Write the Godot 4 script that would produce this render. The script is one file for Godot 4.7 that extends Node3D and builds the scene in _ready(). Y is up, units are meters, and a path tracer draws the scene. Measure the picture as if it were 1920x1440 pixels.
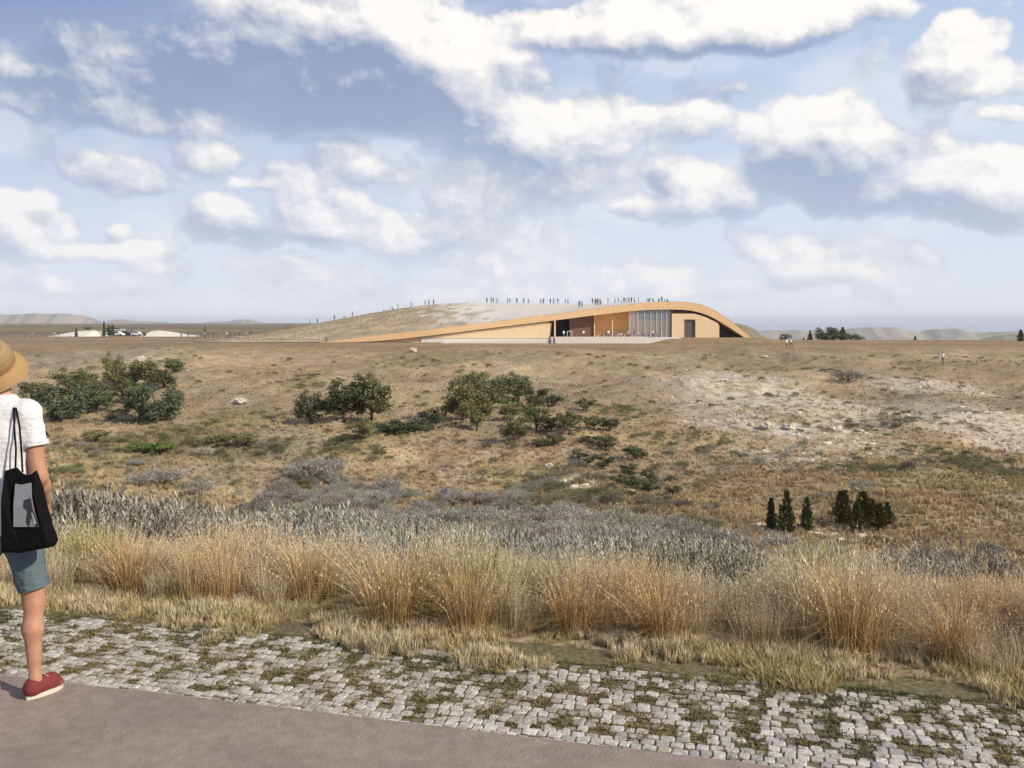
extends Node3D
# A dry valley seen from a path: a person with a tote bag at the left, grasses and sagebrush, a slope with junipers, a low swooping timber building on the plateau.
const EYE := 1.85          # camera height over the path
const LENS := 1738.0       # focal length in pixels of the 1920 x 1440 photograph
const SKYLINE := 605.0     # pixel row of the true horizon
const EDGE := 3.96         # distance of the path's edge from the camera, across the path
const VERGE := 4.93        # distance of the cobbles' far edge
var rng := RandomNumberGenerator.new()
var taken := {}
var hills: FastNoiseLite
var lumps: FastNoiseLite
var patch_a: FastNoiseLite
var patch_b: FastNoiseLite
var patch_c: FastNoiseLite
var zones := []

class Soup:
	var v := PackedVector3Array()
	var n := PackedVector3Array()
	var c := PackedColorArray()
	func tri(a: Vector3, b: Vector3, d: Vector3, col: Color) -> void:
		var m := (d - a).cross(b - a).normalized()
		v.append(a); v.append(b); v.append(d)
		n.append(m); n.append(m); n.append(m)
		c.append(col); c.append(col); c.append(col)
	func tri3(a: Vector3, b: Vector3, d: Vector3, ca: Color, cb: Color, cd: Color) -> void:
		var m := (d - a).cross(b - a).normalized()
		v.append(a); v.append(b); v.append(d)
		n.append(m); n.append(m); n.append(m)
		c.append(ca); c.append(cb); c.append(cd)
	func quad4(a: Vector3, b: Vector3, d: Vector3, e: Vector3, ca: Color, cb: Color, cd: Color, ce: Color) -> void:
		tri3(a, b, d, ca, cb, cd)
		tri3(a, d, e, ca, cd, ce)
	func quad(a: Vector3, b: Vector3, d: Vector3, e: Vector3, col := Color.WHITE) -> void:
		tri(a, b, d, col)
		tri(a, d, e, col)
	# a box from lo to hi with bevelled edges
	func box(lo: Vector3, hi: Vector3, col := Color.WHITE, bevel := 0.0) -> void:
		if bevel <= 0.0:
			prism(PackedVector2Array([Vector2(lo.x, lo.y), Vector2(hi.x, lo.y), Vector2(hi.x, hi.y), Vector2(lo.x, hi.y)]), lo.z, hi.z, col)
			return
		var b := bevel
		var rings := []
		for k in 4:
			var y := [lo.y, lo.y + b, hi.y - b, hi.y][k] as float
			var i := b if k == 0 or k == 3 else 0.0
			rings.append([Vector3(lo.x + i, y, lo.z + i), Vector3(hi.x - i, y, lo.z + i), Vector3(hi.x - i, y, hi.z - i), Vector3(lo.x + i, y, hi.z - i)])
		for k in 3:
			for j in 4:
				var p = rings[k]; var q = rings[k + 1]; var j2 := (j + 1) % 4
				quad(p[j], q[j], q[j2], p[j2], col)
		var t = rings[3]; quad(t[0], t[3], t[2], t[1], col)
		var u = rings[0]; quad(u[0], u[1], u[2], u[3], col)
	# an outline in x, y (counter-clockwise) pushed from z0 to z1
	func prism(o: PackedVector2Array, z0: float, z1: float, col := Color.WHITE) -> void:
		var idx := Geometry2D.triangulate_polygon(o)
		for i in range(0, idx.size(), 3):
			var a := o[idx[i]]; var b := o[idx[i + 1]]; var d := o[idx[i + 2]]
			if (b - a).cross(d - a) < 0.0:
				var s := b; b = d; d = s
			tri(Vector3(a.x, a.y, z1), Vector3(d.x, d.y, z1), Vector3(b.x, b.y, z1), col)
			tri(Vector3(a.x, a.y, z0), Vector3(b.x, b.y, z0), Vector3(d.x, d.y, z0), col)
		for i in o.size():
			var a := o[i]; var b := o[(i + 1) % o.size()]
			quad(Vector3(a.x, a.y, z0), Vector3(a.x, a.y, z1), Vector3(b.x, b.y, z1), Vector3(b.x, b.y, z0), col)
	func tube(pts: Array, radii: Array, sides := 6, col := Color.WHITE, cap := true) -> void:
		var rings := []
		var up := Vector3.UP
		for i in pts.size():
			var d: Vector3 = (pts[mini(i + 1, pts.size() - 1)] - pts[maxi(i - 1, 0)]).normalized()
			if absf(d.dot(up)) > 0.9:
				up = Vector3.RIGHT
			var s := d.cross(up).normalized()
			var w := s.cross(d)
			var ring := []
			for j in sides:
				var a := TAU * j / sides
				ring.append(pts[i] + (s * cos(a) + w * sin(a)) * radii[i])
			rings.append(ring)
			up = w
		for i in pts.size() - 1:
			for j in sides:
				var k := (j + 1) % sides
				quad(rings[i][j], rings[i][k], rings[i + 1][k], rings[i + 1][j], col)
		if cap:
			for j in range(1, sides - 1):
				tri(rings[0][0], rings[0][j + 1], rings[0][j], col)
				tri(rings[-1][0], rings[-1][j], rings[-1][j + 1], col)
	# a tapering grass blade that starts at p and leans by way (sideways reach) over height h
	func blade(p: Vector3, way: Vector3, h: float, w: float, c0: Color, c1: Color, droop := 0.0, face := 0.0) -> void:
		var s := Vector3(cos(face), 0, sin(face)) * w * 0.5
		var m := p + way * 0.36 + Vector3.UP * h * 0.58
		var t := p + way + Vector3.UP * h * (1.0 - droop)
		var cm := c0.lerp(c1, 0.6)
		tri3(p - s, p + s, m + s * 0.8, c0, c0, cm)
		tri3(p - s, m + s * 0.8, m - s * 0.8, c0, cm, cm)
		tri3(m - s * 0.8, m + s * 0.8, t, cm, cm, c1)
	# a blade that rises and then bows over
	func bow(p: Vector3, way: Vector3, h: float, w: float, c0: Color, c1: Color, face := 0.0) -> void:
		var s := Vector3(cos(face), 0, sin(face)) * w * 0.5
		var last := p
		var was := s
		for k in 4:
			var g := (k + 1) / 4.0
			var q := p + way * g * g * (0.55 + 0.45 * g) + Vector3.UP * h * (1.9 * g - 0.9 * g * g)
			var now := s * (1.0 - 0.9 * g)
			var ca := c0.lerp(c1, g - 0.25)
			var cb := c0.lerp(c1, g)
			tri3(last - was, last + was, q + now, ca, ca, cb)
			tri3(last - was, q + now, q - now, ca, cb, cb)
			last = q
			was = now
	func mesh() -> ArrayMesh:
		var a := []
		a.resize(Mesh.ARRAY_MAX)
		a[Mesh.ARRAY_VERTEX] = v
		a[Mesh.ARRAY_NORMAL] = n
		a[Mesh.ARRAY_COLOR] = c
		var m := ArrayMesh.new()
		m.add_surface_from_arrays(Mesh.PRIMITIVE_TRIANGLES, a)
		return m

# ---------------------------------------------------------------- nodes
func numbered(called: String) -> String:
	var k: int = taken.get(called, 0)
	taken[called] = k + 1
	return called if k == 0 else "%s_%03d" % [called, k]

func tag(o: Node3D, label: String, category := "", group := "", kind := "") -> Node3D:
	if label: o.set_meta("label", label)
	if category: o.set_meta("category", category)
	if group: o.set_meta("group", group)
	if kind: o.set_meta("kind", kind)
	return o

func thing(called: String, label: String, category: String, where := Vector3.ZERO, turn := 0.0, group := "") -> Node3D:
	var o := Node3D.new()
	o.name = numbered(called)
	add_child(o)
	o.position = where
	o.rotation.y = turn
	tag(o, label, category, group)
	return o

func part(called: String, m: Mesh, mat: Material, parent: Node = self) -> MeshInstance3D:
	var o := MeshInstance3D.new()
	o.name = numbered(called) if parent == self else called
	o.mesh = m
	o.material_override = mat
	parent.add_child(o, true)
	return o

func copy(src: Node3D, label: String, where: Vector3, turn := 0.0, size := Vector3.ONE, group := "") -> Node3D:
	var o: Node3D = src.duplicate()
	var base := String(src.name).rstrip("0123456789").rstrip("_")
	o.name = numbered(base)
	add_child(o)
	o.position = where
	o.rotation = Vector3(0, turn, 0)
	o.scale = size
	o.set_meta("label", label)
	if group: o.set_meta("group", group)
	return o

# many copies that nobody could count: places and tints
func scatter(called: String, m: Mesh, mat: Material, where: Array, tints: PackedColorArray, label: String, parent: Node = self) -> void:
	if where.is_empty():
		return
	var mm := MultiMesh.new()
	mm.transform_format = MultiMesh.TRANSFORM_3D
	mm.use_colors = true
	mm.mesh = m
	mm.instance_count = where.size()
	for i in where.size():
		mm.set_instance_transform(i, where[i])
		mm.set_instance_color(i, tints[i])
	var o := MultiMeshInstance3D.new()
	o.name = numbered(called) if parent == self else called
	o.multimesh = mm
	o.material_override = mat
	parent.add_child(o, true)
	tag(o, label, "", "", "stuff")

# ---------------------------------------------------------------- materials
func paint(c: Color, rough := 0.85) -> StandardMaterial3D:
	var m := StandardMaterial3D.new()
	m.albedo_color = c.linear_to_srgb()
	m.roughness = rough
	return m

func tinted(rough := 0.9, back := Color.BLACK) -> StandardMaterial3D:
	var m := paint(Color.WHITE, rough)
	m.vertex_color_use_as_albedo = true
	m.metallic_specular = 0.3
	if back != Color.BLACK:
		m.backlight_enabled = true
		m.backlight = back.linear_to_srgb()
	return m

func fnoise(s: int, f: float, oct := 4, kind := FastNoiseLite.TYPE_SIMPLEX_SMOOTH) -> FastNoiseLite:
	var n := FastNoiseLite.new()
	n.seed = s
	n.frequency = f
	n.noise_type = kind
	n.fractal_type = FastNoiseLite.FRACTAL_FBM if oct > 1 else FastNoiseLite.FRACTAL_NONE
	n.fractal_octaves = oct
	return n

# a seamless noise picture between two greys or colours
func cloth_of(s: int, f: float, lo: Color, hi: Color, size := 512, oct := 5) -> NoiseTexture2D:
	var t := NoiseTexture2D.new()
	t.width = size
	t.height = size
	t.seamless = true
	t.noise = fnoise(s, f, oct)
	var g := Gradient.new()
	g.set_color(0, lo.linear_to_srgb())
	g.set_color(1, hi.linear_to_srgb())
	t.color_ramp = g
	return t

func grained(m: StandardMaterial3D, fine: Texture2D, per_metre: float, broad: Texture2D = null) -> StandardMaterial3D:
	m.albedo_texture = fine
	m.albedo_color = Color.WHITE
	m.uv1_triplanar = true
	m.uv1_world_triplanar = true
	m.uv1_scale = Vector3.ONE * per_metre
	if broad:
		m.detail_enabled = true
		m.detail_blend_mode = BaseMaterial3D.BLEND_MODE_MUL
		m.detail_albedo = broad
		m.detail_uv_layer = BaseMaterial3D.DETAIL_UV_2
		m.uv2_triplanar = true
		m.uv2_world_triplanar = true
		m.uv2_scale = Vector3.ONE * per_metre * 0.137
	return m

# ---------------------------------------------------------------- the lie of the land (d is the distance ahead of the camera, -z)
const RUN := [-60.0, 5.6, 7.0, 9.0, 14.0, 25.0, 35.0, 43.0, 50.0, 62.0, 90.0, 110.0, 140.0, 168.0, 184.0, 200.0, 232.0, 400.0, 12000.0]
const RISE := [0.0, 0.0, -0.36, -1.0, -2.25, -4.75, -6.75, -8.15, -8.6, -8.8, -8.25, -7.35, -5.75, -3.7, -3.05, -2.95, -2.95, -3.0, -4.0]

func height(x: float, d: float) -> float:
	var q := d
	if d < 80.0:
		q = lerpf(d, d * 0.967 + x * 0.256, exp(-maxf(d, 0.0) / 14.0))
	var k := 0
	while k < RUN.size() - 2 and q > RUN[k + 1]:
		k += 1
	var t: float = clampf((q - RUN[k]) / (RUN[k + 1] - RUN[k]), 0.0, 1.0)
	var y0: float = RISE[k]; var y1: float = RISE[k + 1]
	var w: float = RUN[k + 1] - RUN[k]
	var m0: float = 0.0 if k == 0 else (RISE[k + 1] - RISE[k - 1]) / (RUN[k + 1] - RUN[k - 1]) * w
	var m1: float = 0.0 if k + 2 >= RUN.size() else (RISE[k + 2] - RISE[k]) / (RUN[k + 2] - RUN[k]) * w
	if k == 1: m0 = 0.0
	if k == 0: m1 = 0.0
	if k >= 14: m0 = y1 - y0; m1 = y1 - y0
	var t2 := t * t; var t3 := t2 * t
	var y := (2.0 * t3 - 3.0 * t2 + 1.0) * y0 + (t3 - 2.0 * t2 + t) * m0 + (-2.0 * t3 + 3.0 * t2) * y1 + (t3 - t2) * m1
	var slope := smoothstep(9.0, 40.0, q) * (1.0 - smoothstep(165.0, 195.0, q))
	if slope > 0.0:
		y += slope * (hills.get_noise_2d(x, d) * 1.7 + lumps.get_noise_2d(x * 0.4, d * 0.4) * 0.55 + lumps.get_noise_2d(x, d) * 0.3)
	# the ground rises a little against the building's right end, and falls away beyond the right-hand crest
	if d > 150.0 and d < 330.0 and x > 25.0:
		y += 1.2 * smoothstep(31.0, 37.0, x) * (1.0 - smoothstep(56.0, 75.0, x)) * smoothstep(202.0, 218.0, d) * (1.0 - smoothstep(236.0, 250.0, d))
	if d > 235.0:
		y -= (55.0 * smoothstep(245.0, 900.0, d) + maxf(0.0, d - 900.0) * 0.032) * smoothstep(0.24, 0.32, x / d)
		y += lumps.get_noise_2d(x * 0.1, d * 0.1) * 0.5 * smoothstep(300.0, 800.0, d)
	return y

func ground(x: float, d: float, lift := 0.0) -> Vector3:
	return Vector3(x, height(x, d) + lift, -d)

# where the line of sight through a pixel of the photograph meets the land
func spot(px: float, py: float, from := 6.0) -> Vector3:
	var d := from
	while d < 3000.0:
		var x := (px - 960.0) / LENS * d
		if height(x, d) >= EYE - (py - SKYLINE) / LENS * d:
			break
		d *= 1.006
	return ground((px - 960.0) / LENS * d, d)

func at(px: float, py: float, d: float) -> Vector3:
	return Vector3((px - 960.0) / LENS * d, EYE - (py - SKYLINE) / LENS * d, -d)

# ground kinds: 0 tan, 1 olive, 2 rust, 3 pale rock, 4 grey sage, 5 bare brown
const HUES := [Color(0.475, 0.375, 0.23), Color(0.29, 0.255, 0.13), Color(0.42, 0.30, 0.175), Color(0.70, 0.635, 0.51), Color(0.33, 0.295, 0.23), Color(0.33, 0.232, 0.125)]

func lay_zones() -> void:
	for z in [[1400, 735, 150, 36, 3, 1.0], [1480, 770, 200, 30, 3, 0.6], [1620, 840, 120, 22, 3, 0.5], [1520, 806, 150, 16, 3, 1.0], [1340, 790, 90, 14, 3, 0.6], [1560, 760, 90, 20, 3, 0.6], [1890, 830, 90, 24, 3, 0.5], [1440, 1000, 40, 8, 3, 0.6], [1650, 790, 60, 10, 3, 0.5], [1470, 850, 130, 24, 3, 0.6], [1745, 722, 110, 18, 3, 0.9], [1830, 780, 150, 36, 3, 1.0], [1590, 1000, 80, 10, 3, 0.5],
			[1085, 912, 50, 14, 3, 0.7], [270, 676, 45, 12, 3, 0.5], [450, 752, 20, 6, 3, 0.8], [1300, 765, 70, 22, 3, 0.4], [820, 668, 110, 18, 1, 0.75], [280, 845, 260, 28, 1, 0.8], [440, 790, 110, 34, 1, 0.6],
			[1800, 905, 170, 32, 1, 0.75], [1400, 690, 110, 14, 1, 0.5], [1020, 895, 90, 22, 1, 0.7], [1700, 860, 200, 26, 0, 0.5], [1460, 905, 190, 22, 2, 0.45], [1720, 1010, 230, 34, 0, 0.95], [1450, 985, 120, 20, 0, 0.7],
			[1600, 705, 40, 10, 4, 0.9], [1700, 760, 90, 20, 4, 0.6], [420, 705, 140, 26, 0, 0.5], [960, 850, 160, 26, 2, 0.4], [150, 668, 150, 18, 4, 0.5], [1080, 690, 260, 18, 0, 0.7], [500, 830, 120, 30, 4, 0.45],
			[700, 905, 150, 18, 2, 0.5], [1320, 975, 60, 14, 2, 0.5], [1860, 690, 130, 20, 2, 0.5], [560, 690, 120, 26, 2, 0.4]]:
		var c := spot(z[0], z[1], 30.0)
		var near := spot(z[0], z[1] + z[3], 30.0)
		var far := spot(z[0], z[1] - z[3], 30.0)
		zones.append([c.x, -c.z, z[2] * -c.z / LENS, maxf(2.0, (near.z - far.z) * 0.5), z[4], z[5]])

# what grows or lies here: a mixed colour, and in alpha how rocky it is
func land_color(x: float, d: float) -> Color:
	var a := patch_a.get_noise_2d(x, d)
	var b := patch_b.get_noise_2d(x, d)
	var e := patch_c.get_noise_2d(x, d)
	var col: Color = HUES[0].lerp(HUES[1], smoothstep(0.1, 0.5, a) * 0.5)
	col = col.lerp(HUES[2], smoothstep(0.05, 0.45, b) * 0.6)
	col = col.lerp(HUES[4], smoothstep(0.1, 0.5, -a + e * 0.5) * 0.45)
	var rock := 0.0
	if d > 30.0 and d < 200.0:
		for z in zones:
			var u: float = (x - z[0]) / z[2]
			var v: float = (d - z[1]) / z[3]
			var r := u * u + v * v
			if r < 2.2:
				var w: float = z[5] * smoothstep(1.5, 0.3, r + e * 1.5 + b * 0.6)
				if z[4] == 3:
					w *= smoothstep(-0.45, 0.1, e + b * 0.5)
					rock = maxf(rock, w)
				col = col.lerp(HUES[z[4]], w)
	var flat := smoothstep(168.0, 186.0, d) * (1.0 - smoothstep(260.0, 420.0, d))
	col = col.lerp(HUES[5], flat * 0.75)
	if d > 260.0:
		col = col.lerp(Color(0.20, 0.145, 0.10).lerp(Color(0.26, 0.24, 0.10), smoothstep(-0.2, 0.4, patch_a.get_noise_2d(x * 0.08, d * 0.05))), smoothstep(260.0, 420.0, d) * 0.9)
	col *= (1.0 + e * 0.35) * (1.0 + 0.30 * patch_b.get_noise_2d(x * 0.45 + 70.0, d * 0.6) * (1.0 - rock))
	col.a = rock
	return col

# ---------------------------------------------------------------- the sky: blue air and cumulus, computed for every direction
# clouds of the view: pixel x, y, half width, half height, strength
const CLOUDS := [[470, 160, 390, 95, 0.9], [640, 70, 250, 75, 0.8], [790, 80, 130, 95, 0.9], [880, 150, 120, 95, 0.95], [950, 205, 100, 75, 0.85], [820, 200, 140, 60, 0.7], [270, 195, 190, 55, 0.65], [350, 225, 140, 32, 0.7], [140, 205, 110, 22, 0.75], [520, 40, 150, 40, 0.55],
	[1010, 265, 140, 65, 0.75], [1120, 230, 110, 48, 0.8], [1250, 235, 110, 42, 0.75], [1330, 222, 45, 30, 0.7], [900, 345, 95, 50, 0.65], [1010, 330, 90, 65, 0.65], [860, 280, 100, 40, 0.5],
	[1010, 45, 85, 32, 0.85], [1130, 40, 110, 45, 0.85], [1270, 45, 150, 48, 0.9], [1420, 35, 160, 50, 0.9], [1580, 18, 130, 28, 0.8], [1410, 85, 70, 20, 0.55], [1790, 95, 75, 60, 0.9], [1780, 50, 42, 34, 0.85], [1850, 145, 90, 34, 0.8], [1890, 215, 50, 16, 0.5],
	[1480, 245, 90, 60, 0.9], [1575, 225, 75, 52, 0.95], [1640, 270, 55, 40, 0.7], [1530, 320, 120, 70, 0.9], [1590, 380, 90, 30, 0.75], [1260, 315, 55, 40, 0.85], [1310, 345, 80, 50, 0.9], [1360, 385, 60, 30, 0.85], [1180, 392, 60, 24, 0.7], [1270, 400, 80, 24, 0.6],
	[1750, 310, 75, 45, 0.85], [1810, 345, 110, 52, 0.9], [1890, 340, 70, 50, 0.85], [1830, 395, 130, 28, 0.75], [1960, 370, 90, 60, 0.8],
	[215, 318, 85, 36, 0.85], [170, 312, 45, 22, 0.7], [300, 335, 60, 20, 0.6], [400, 300, 58, 28, 0.8], [660, 305, 68, 38, 0.75], [560, 345, 60, 34, 0.8], [485, 352, 40, 14, 0.6], [410, 405, 62, 40, 0.95], [395, 440, 72, 32, 0.95], [480, 440, 80, 32, 0.8], [590, 395, 80, 45, 0.9], [640, 430, 105, 42, 0.85], [725, 450, 55, 28, 0.7],
	[45, 430, 80, 52, 0.95], [65, 378, 34, 24, 0.8], [122, 415, 28, 22, 0.8], [15, 395, 45, 30, 0.8], [215, 468, 100, 24, 0.8], [220, 425, 22, 14, 0.7], [130, 470, 60, 18, 0.6], [20, 145, 40, 18, 0.4], [900, 410, 170, 50, 0.4], [760, 330, 90, 40, 0.4], [1100, 320, 120, 50, 0.45], [-90, 400, 90, 60, 0.8],
	[540, 510, 65, 30, 0.5], [290, 512, 62, 22, 0.5], [1450, 470, 90, 40, 0.6], [1560, 480, 120, 55, 0.65], [1670, 510, 90, 50, 0.55], [1500, 520, 90, 26, 0.55], [990, 462, 30, 14, 0.45], [1400, 170, 30, 14, 0.4], [820, 440, 110, 34, 0.42], [960, 500, 160, 30, 0.42], [640, 545, 170, 24, 0.42], [1180, 520, 130, 26, 0.42], [1000, 560, 500, 26, 0.35], [160, 540, 120, 20, 0.3]]

# the shaded undersides and hollows of the clouds: x, y, half width, half height, depth
const SHADES := [[480, 165, 330, 85, 1.0], [690, 205, 170, 60, 1.0], [300, 130, 210, 60, 0.75], [560, 90, 170, 60, 0.45], [820, 235, 110, 40, 0.7], [200, 180, 160, 40, 0.6], [410, 440, 90, 34, 0.95], [500, 455, 90, 26, 0.6], [1540, 345, 105, 70, 1.0], [1450, 300, 60, 50, 0.5], [1610, 390, 90, 28, 0.8], [1830, 395, 130, 34, 0.95], [1780, 365, 50, 30, 0.5],
	[1240, 345, 34, 34, 0.8], [1300, 395, 90, 24, 0.35], [900, 290, 120, 40, 0.35], [1010, 300, 120, 40, 0.3], [230, 345, 100, 20, 0.4], [40, 470, 90, 30, 0.4], [620, 455, 120, 22, 0.4], [1330, 95, 240, 24, 0.35], [1800, 135, 60, 26, 0.3], [1180, 255, 150, 24, 0.3], [1560, 540, 160, 30, 0.3], [230, 110, 220, 80, 1.0], [430, 70, 260, 70, 0.95], [620, 130, 160, 70, 0.8], [100, 190, 110, 50, 0.5], [1150, 75, 200, 24, 0.3], [1450, 95, 180, 24, 0.35]]

func lay_blobs(into: PackedFloat32Array, list: Array, grow: float, az0: float, el0: float, sx: float, sy: float, nx: int, ny: int) -> void:
	for b in list:
		var baz := atan((b[0] - 960.0) / LENS)
		var bel := atan((SKYLINE - b[1]) / LENS * cos(baz))
		var rx: float = b[2] / LENS * grow
		var ry: float = b[3] / LENS * grow
		for j in range(maxi(0, int((bel - ry - el0) / sy)), mini(ny, int((bel + ry - el0) / sy) + 1)):
			var v := (el0 + (j + 0.5) * sy - bel) / ry
			for i in range(maxi(0, int((baz - rx - az0) / sx)), mini(nx, int((baz + rx - az0) / sx) + 1)):
				var u := (az0 + (i + 0.5) * sx - baz) / rx
				var r := u * u + v * v
				if r < 1.0:
					into[j * nx + i] = 1.0 - (1.0 - into[j * nx + i]) * (1.0 - b[4] * (1.0 - r))

func sky_patch(az0: float, az1: float, el0: float, el1: float, nx: int, ny: int, in_view: bool) -> Image:
	var curl := fnoise(11, 12.0, 6)
	var puff := fnoise(12, 17.0, 5, FastNoiseLite.TYPE_CELLULAR)
	puff.cellular_return_type = FastNoiseLite.RETURN_DISTANCE
	puff.cellular_jitter = 1.0
	puff.fractal_gain = 0.62
	puff.fractal_lacunarity = 2.1
	var bend := fnoise(23, 7.0, 4)
	var big := fnoise(31, 2.4, 4)
	var veil := fnoise(37, 5.0, 5)
	var sx := (az1 - az0) / nx
	var sy := (el1 - el0) / ny
	var cov := PackedFloat32Array(); cov.resize(nx * ny)
	var dim := PackedFloat32Array(); dim.resize(nx * ny)
	var body := PackedFloat32Array(); body.resize(nx * ny)
	var gloom := PackedFloat32Array(); gloom.resize(nx * ny)
	if in_view:
		lay_blobs(cov, CLOUDS, 1.22, az0, el0, sx, sy, nx, ny)
		lay_blobs(dim, SHADES, 1.2, az0, el0, sx, sy, nx, ny)
	for j in ny:
		var el := el0 + (j + 0.5) * sy
		var ce := cos(el)
		var se := sin(el)
		var tall := 1.0 - smoothstep(0.36, 0.52, el)
		for i in nx:
			var az := az0 + (i + 0.5) * sx
			var p := Vector3(sin(az) * ce, se * 1.2, -cos(az) * ce)
			var inside := tall * (1.0 - smoothstep(0.55, 0.72, absf(az))) if in_view else 0.0
			var wide := smoothstep(-0.05, 0.34, big.get_noise_3dv(p)) * 0.9
			var here := wide
			var dark := wide * smoothstep(0.15, 0.4, big.get_noise_3dv(p + Vector3(0, 0.06, 0))) * 0.7
			var wx := bend.get_noise_3dv(p)
			var wy := bend.get_noise_3dv(p + Vector3(3.1, 1.7, 0.4))
			if inside > 0.0:
				var ii := clampi(int((az + wx * 0.022 - az0) / sx), 0, nx - 1)
				var jj := clampi(int((el + wy * 0.016 - el0) / sy), 0, ny - 1)
				here = lerpf(wide, cov[jj * nx + ii], inside)
				dark = lerpf(dark, dim[jj * nx + ii], inside)
			var n := curl.get_noise_3dv(p)
			var c := -puff.get_noise_3dv(p + Vector3(wx, wy, -wx) * 0.02)
			body[j * nx + i] = here * 1.20 + (c - 0.20) * 1.05 + n * 0.62 - 0.40
			gloom[j * nx + i] = clampf(dark * 1.25 - 0.1 + n * 0.25, 0.0, 1.0)
	var img := Image.create(nx, ny, false, Image.FORMAT_RGBF)
	var sun_az := 1.07
	for j in ny:
		var el := el0 + (j + 0.5) * sy
		var low := exp(-maxf(el, 0.0) / 0.17)
		for i in nx:
			var az := az0 + (i + 0.5) * sx
			var at_k := j * nx + i
			# air: deeper blue with height and away from the sun
			var away := 0.5 - 0.5 * cos(az - sun_az)
			var deep := smoothstep(0.0, 0.62, el * (0.55 + 2.7 * away * away + 0.4 * away))
			var air := Color(0.52, 0.655, 0.87).lerp(Color(0.05, 0.125, 0.38), deep)
			air = air.lerp(Color(0.82, 0.835, 0.865), low * 0.9)
			var ce := cos(el)
			var p := Vector3(sin(az) * ce, sin(el) * 2.2, -cos(az) * ce)
			air = air.lerp(Color(0.84, 0.85, 0.87), smoothstep(-0.15, 0.45, veil.get_noise_3dv(p)) * (0.42 + 0.35 * low) * (1.0 - 0.8 * deep))
			var q := maxf(0.0, body[at_k]) * smoothstep(-0.01, 0.025, el)
			var c := air
			if q > 0.003:
				var r1 := body[at_k] - body[mini(j + maxi(1, int(0.0035 / sy)), ny - 1) * nx + mini(i + maxi(1, int(0.003 / sx)), nx - 1)]
				var r2 := body[at_k] - body[mini(j + int(0.012 / sy), ny - 1) * nx + mini(i + int(0.010 / sx), nx - 1)]
				var r3 := body[at_k] - body[mini(j + int(0.05 / sy), ny - 1) * nx + mini(i + int(0.03 / sx), nx - 1)]
				var g := gloom[at_k]
				var lit := 0.55 + r1 * 0.62 + r2 * 0.55 + r3 * 0.50 - g * 0.78
				lit = clampf(lit, 0.0, 1.12)
				var dark := Color(0.20, 0.28, 0.47).lerp(Color(0.60, 0.66, 0.76), low * 0.85)
				var pale := Color(0.95, 0.92, 0.89).lerp(Color(0.90, 0.885, 0.86), low * 0.7)
				var cloud := dark.lerp(pale, lit)
				var edge := 1.0 - exp(-q * (lerpf(2.6, 6.8, clampf(lit, 0.0, 1.0)) + g * 1.5))
				c = air.lerp(cloud, edge * (1.0 - 0.5 * low))
			img.set_pixel(i, ny - 1 - j, c)
	return img

func make_sky() -> PanoramaSkyMaterial:
	var pano := Image.create(4096, 2048, false, Image.FORMAT_RGBF)
	pano.fill(Color(0.62, 0.67, 0.76))
	var dome := sky_patch(0.0, TAU, 0.0, PI / 2, 768, 192, false)
	dome.resize(4096, 1024, Image.INTERPOLATE_CUBIC)
	pano.blit_rect(dome, Rect2i(0, 0, 4096, 1024), Vector2i.ZERO)
	var cols := 480
	var rows := 352
	var view := sky_patch(-cols * TAU / 4096.0, cols * TAU / 4096.0, 0.0, rows * TAU / 4096.0, cols * 2, rows, true)
	pano.blit_rect(view, Rect2i(cols, 0, cols, rows), Vector2i(0, 1024 - rows))
	pano.blit_rect(view, Rect2i(0, 0, cols, rows), Vector2i(4096 - cols, 1024 - rows))
	var m := PanoramaSkyMaterial.new()
	m.panorama = ImageTexture.create_from_image(pano)
	return m

# ---------------------------------------------------------------- build
func _ready():
	rng.seed = 7
	hills = fnoise(3, 0.022, 3)
	lumps = fnoise(4, 0.16, 3)
	patch_a = fnoise(5, 0.045, 4)
	patch_b = fnoise(6, 0.06, 4)
	patch_c = fnoise(8, 0.35, 3)
	var cam := Camera3D.new()
	cam.name = "camera"
	add_child(cam)
	cam.position = Vector3(0, EYE, 0)
	cam.near = 0.1
	cam.far = 30000.0
	cam.projection = Camera3D.PROJECTION_FRUSTUM
	cam.keep_aspect = Camera3D.KEEP_HEIGHT
	cam.size = 0.1 * 1440.0 / LENS
	cam.frustum_offset = Vector2(0, -0.1 * (720.0 - SKYLINE) / LENS)
	cam.current = true
	var env := Environment.new()
	env.background_mode = Environment.BG_SKY
	env.sky = Sky.new()
	env.sky.sky_material = make_sky()
	env.background_energy_multiplier = 1.04
	env.tonemap_mode = Environment.TONE_MAPPER_LINEAR
	env.tonemap_exposure = 1.0
	env.sdfgi_enabled = true
	env.ssao_enabled = true
	env.ssil_enabled = true
	env.fog_enabled = true
	env.fog_density = 0.00009
	env.fog_light_color = Color(0.86, 0.89, 0.95)
	var we := WorldEnvironment.new()
	we.name = "environment"
	we.environment = env
	add_child(we)
	var sun := DirectionalLight3D.new()
	sun.name = "sun"
	sun.light_energy = 1.6
	sun.light_color = Color(1.0, 0.95, 0.87)
	sun.light_angular_distance = 0.5
	sun.shadow_enabled = true
	add_child(sun)
	var to_sun := Vector3(cos(deg_to_rad(31.0)), tan(deg_to_rad(32.0)), sin(deg_to_rad(31.0)))
	sun.look_at_from_position(to_sun * 50.0, Vector3.ZERO, Vector3.UP)

	lay_zones()
	terrain()
	path_and_cobbles()
	far_hills()
	visitor_centre()
	near_grasses()
	slope_cover()
	trees()
	boulders()
	far_left()
	small_people()
	walker()

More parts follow.
